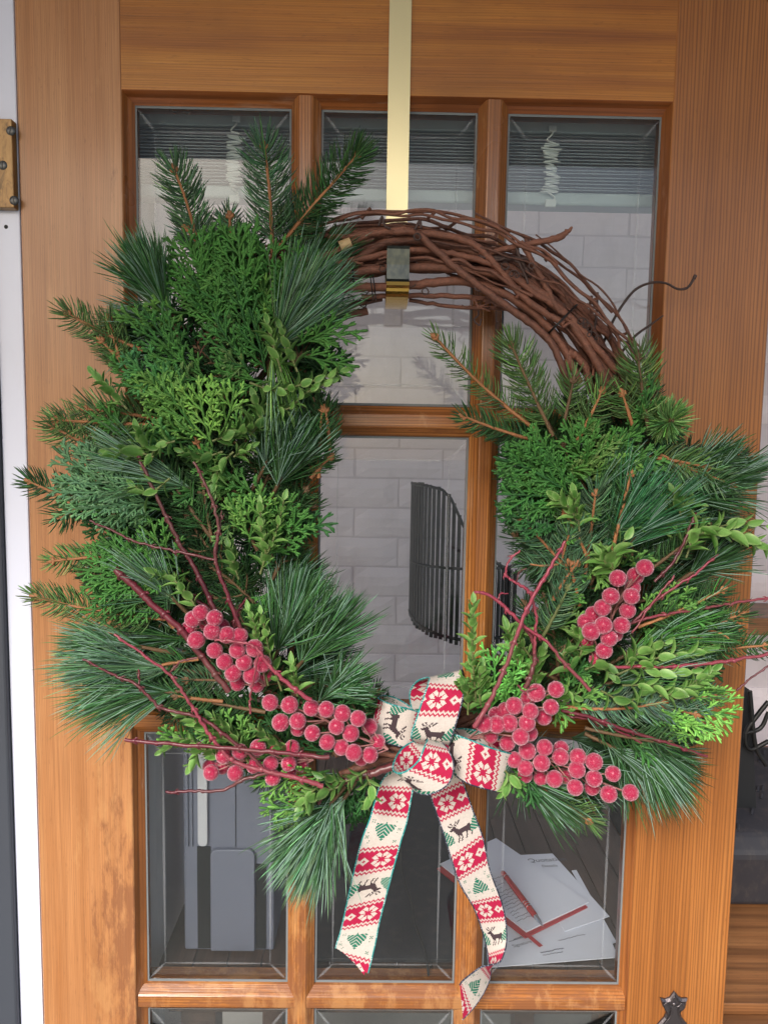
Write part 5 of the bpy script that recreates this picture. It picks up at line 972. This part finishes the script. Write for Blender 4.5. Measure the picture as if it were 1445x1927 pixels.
ribbon('ribbon_tail', [((800,1420,.09),(850,1405,.09)),((802,1460,.088),(860,1440,.09)),((810,1497,.09),(870,1470,.09)),((828,1549,.088),(888,1521,.085)),((851,1622,.085),(909,1579,.08)),((866,1665,.082),(921,1637,.075)),((891,1708,.072),(944,1700,.068)),((906,1748,.062),(952,1743,.066)),((917,1790,.054),(952,1778,.068)),((920,1812,.050),(942,1808,.068)),((923,1826,.047),(926,1815,.075)),((921,1842,.045),(905,1820,.074)),((911,1866,.043),(886,1833,.070)),((893,1894,.040),(870,1846,.064)),((871,1918,.036),(865,1853,.060))],
       1, 1, False, key_at=2, edges=('navy', 'navy'), label='right hanging ribbon tail twisted at its end')
ribbon('ribbon_loop', [((800,1352,.075),(800,1400,.075)),((772,1330,.06),(765,1392,.06)),((743,1313,.056),(730,1380,.06)),((720,1309,.062),(702,1378,.066)),((712,1314,.080),(695,1384,.082)),((724,1321,.098),(707,1390,.098)),((748,1329,.106),(732,1400,.104)),((775,1336,.108),(762,1405,.106)),((800,1345,.10),(792,1400,.10))],
       60, -1, True, key_at=5, edges=('teal', 'navy'), label='left loop of the bow')
ribbon('ribbon_loop', [((795,1385,.09),(845,1382,.09)),((780,1350,.068),(862,1350,.068)),((771,1308,.062),(874,1300,.064)),((783,1284,.070),(872,1268,.072)),((806,1275,.092),(868,1262,.10)),((806,1285,.112),(871,1290,.116)),((797,1312,.124),(870,1315,.126)),((785,1348,.132),(861,1350,.132)),((774,1385,.130),(849,1390,.130)),((782,1398,.118),(845,1402,.118))],
       0, 1, False, key_at=5, edges=('teal', 'navy'), label='upright top loop of the bow')
ribbon('ribbon_loop', [((835,1380,.105),(835,1425,.105)),((856,1383,.125),(853,1455,.122)),((890,1395,.136),(880,1474,.132)),((925,1408,.138),(915,1485,.132)),((955,1417,.130),(942,1491,.124)),((969,1419,.112),(953,1489,.106)),((955,1403,.088),(942,1470,.088)),((920,1383,.074),(910,1450,.078)),((880,1372,.078),(875,1430,.080)),((840,1372,.088),(838,1415,.088))],
       44, -1, True, key_at=1, edges=('teal', 'navy'), label='right loop of the bow')
ribbon('ribbon_loop', [((806,1388,.122),(830,1396,.122)),((800,1402,.142),(843,1412,.140)),((788,1430,.154),(853,1440,.150)),((768,1449,.158),(843,1475,.156)),((748,1455,.154),(805,1495,.154)),((739,1443,.138),(776,1484,.138)),((752,1414,.118),(785,1460,.118)),((776,1396,.110),(805,1430,.110)),((802,1390,.104),(826,1405,.104))],
       2, 1, False, key_at=1, edges=('teal', 'navy'), label='front loop of the bow pointing down left')
ribbon('ribbon_knot', [((800,1380,.100),(850,1372,.100)),((803,1392,.114),(862,1382,.112)),((812,1410,.118),(864,1402,.114)),((830,1440,.104),(862,1440,.10))], 50, 1, False, edges=('navy', 'navy'))
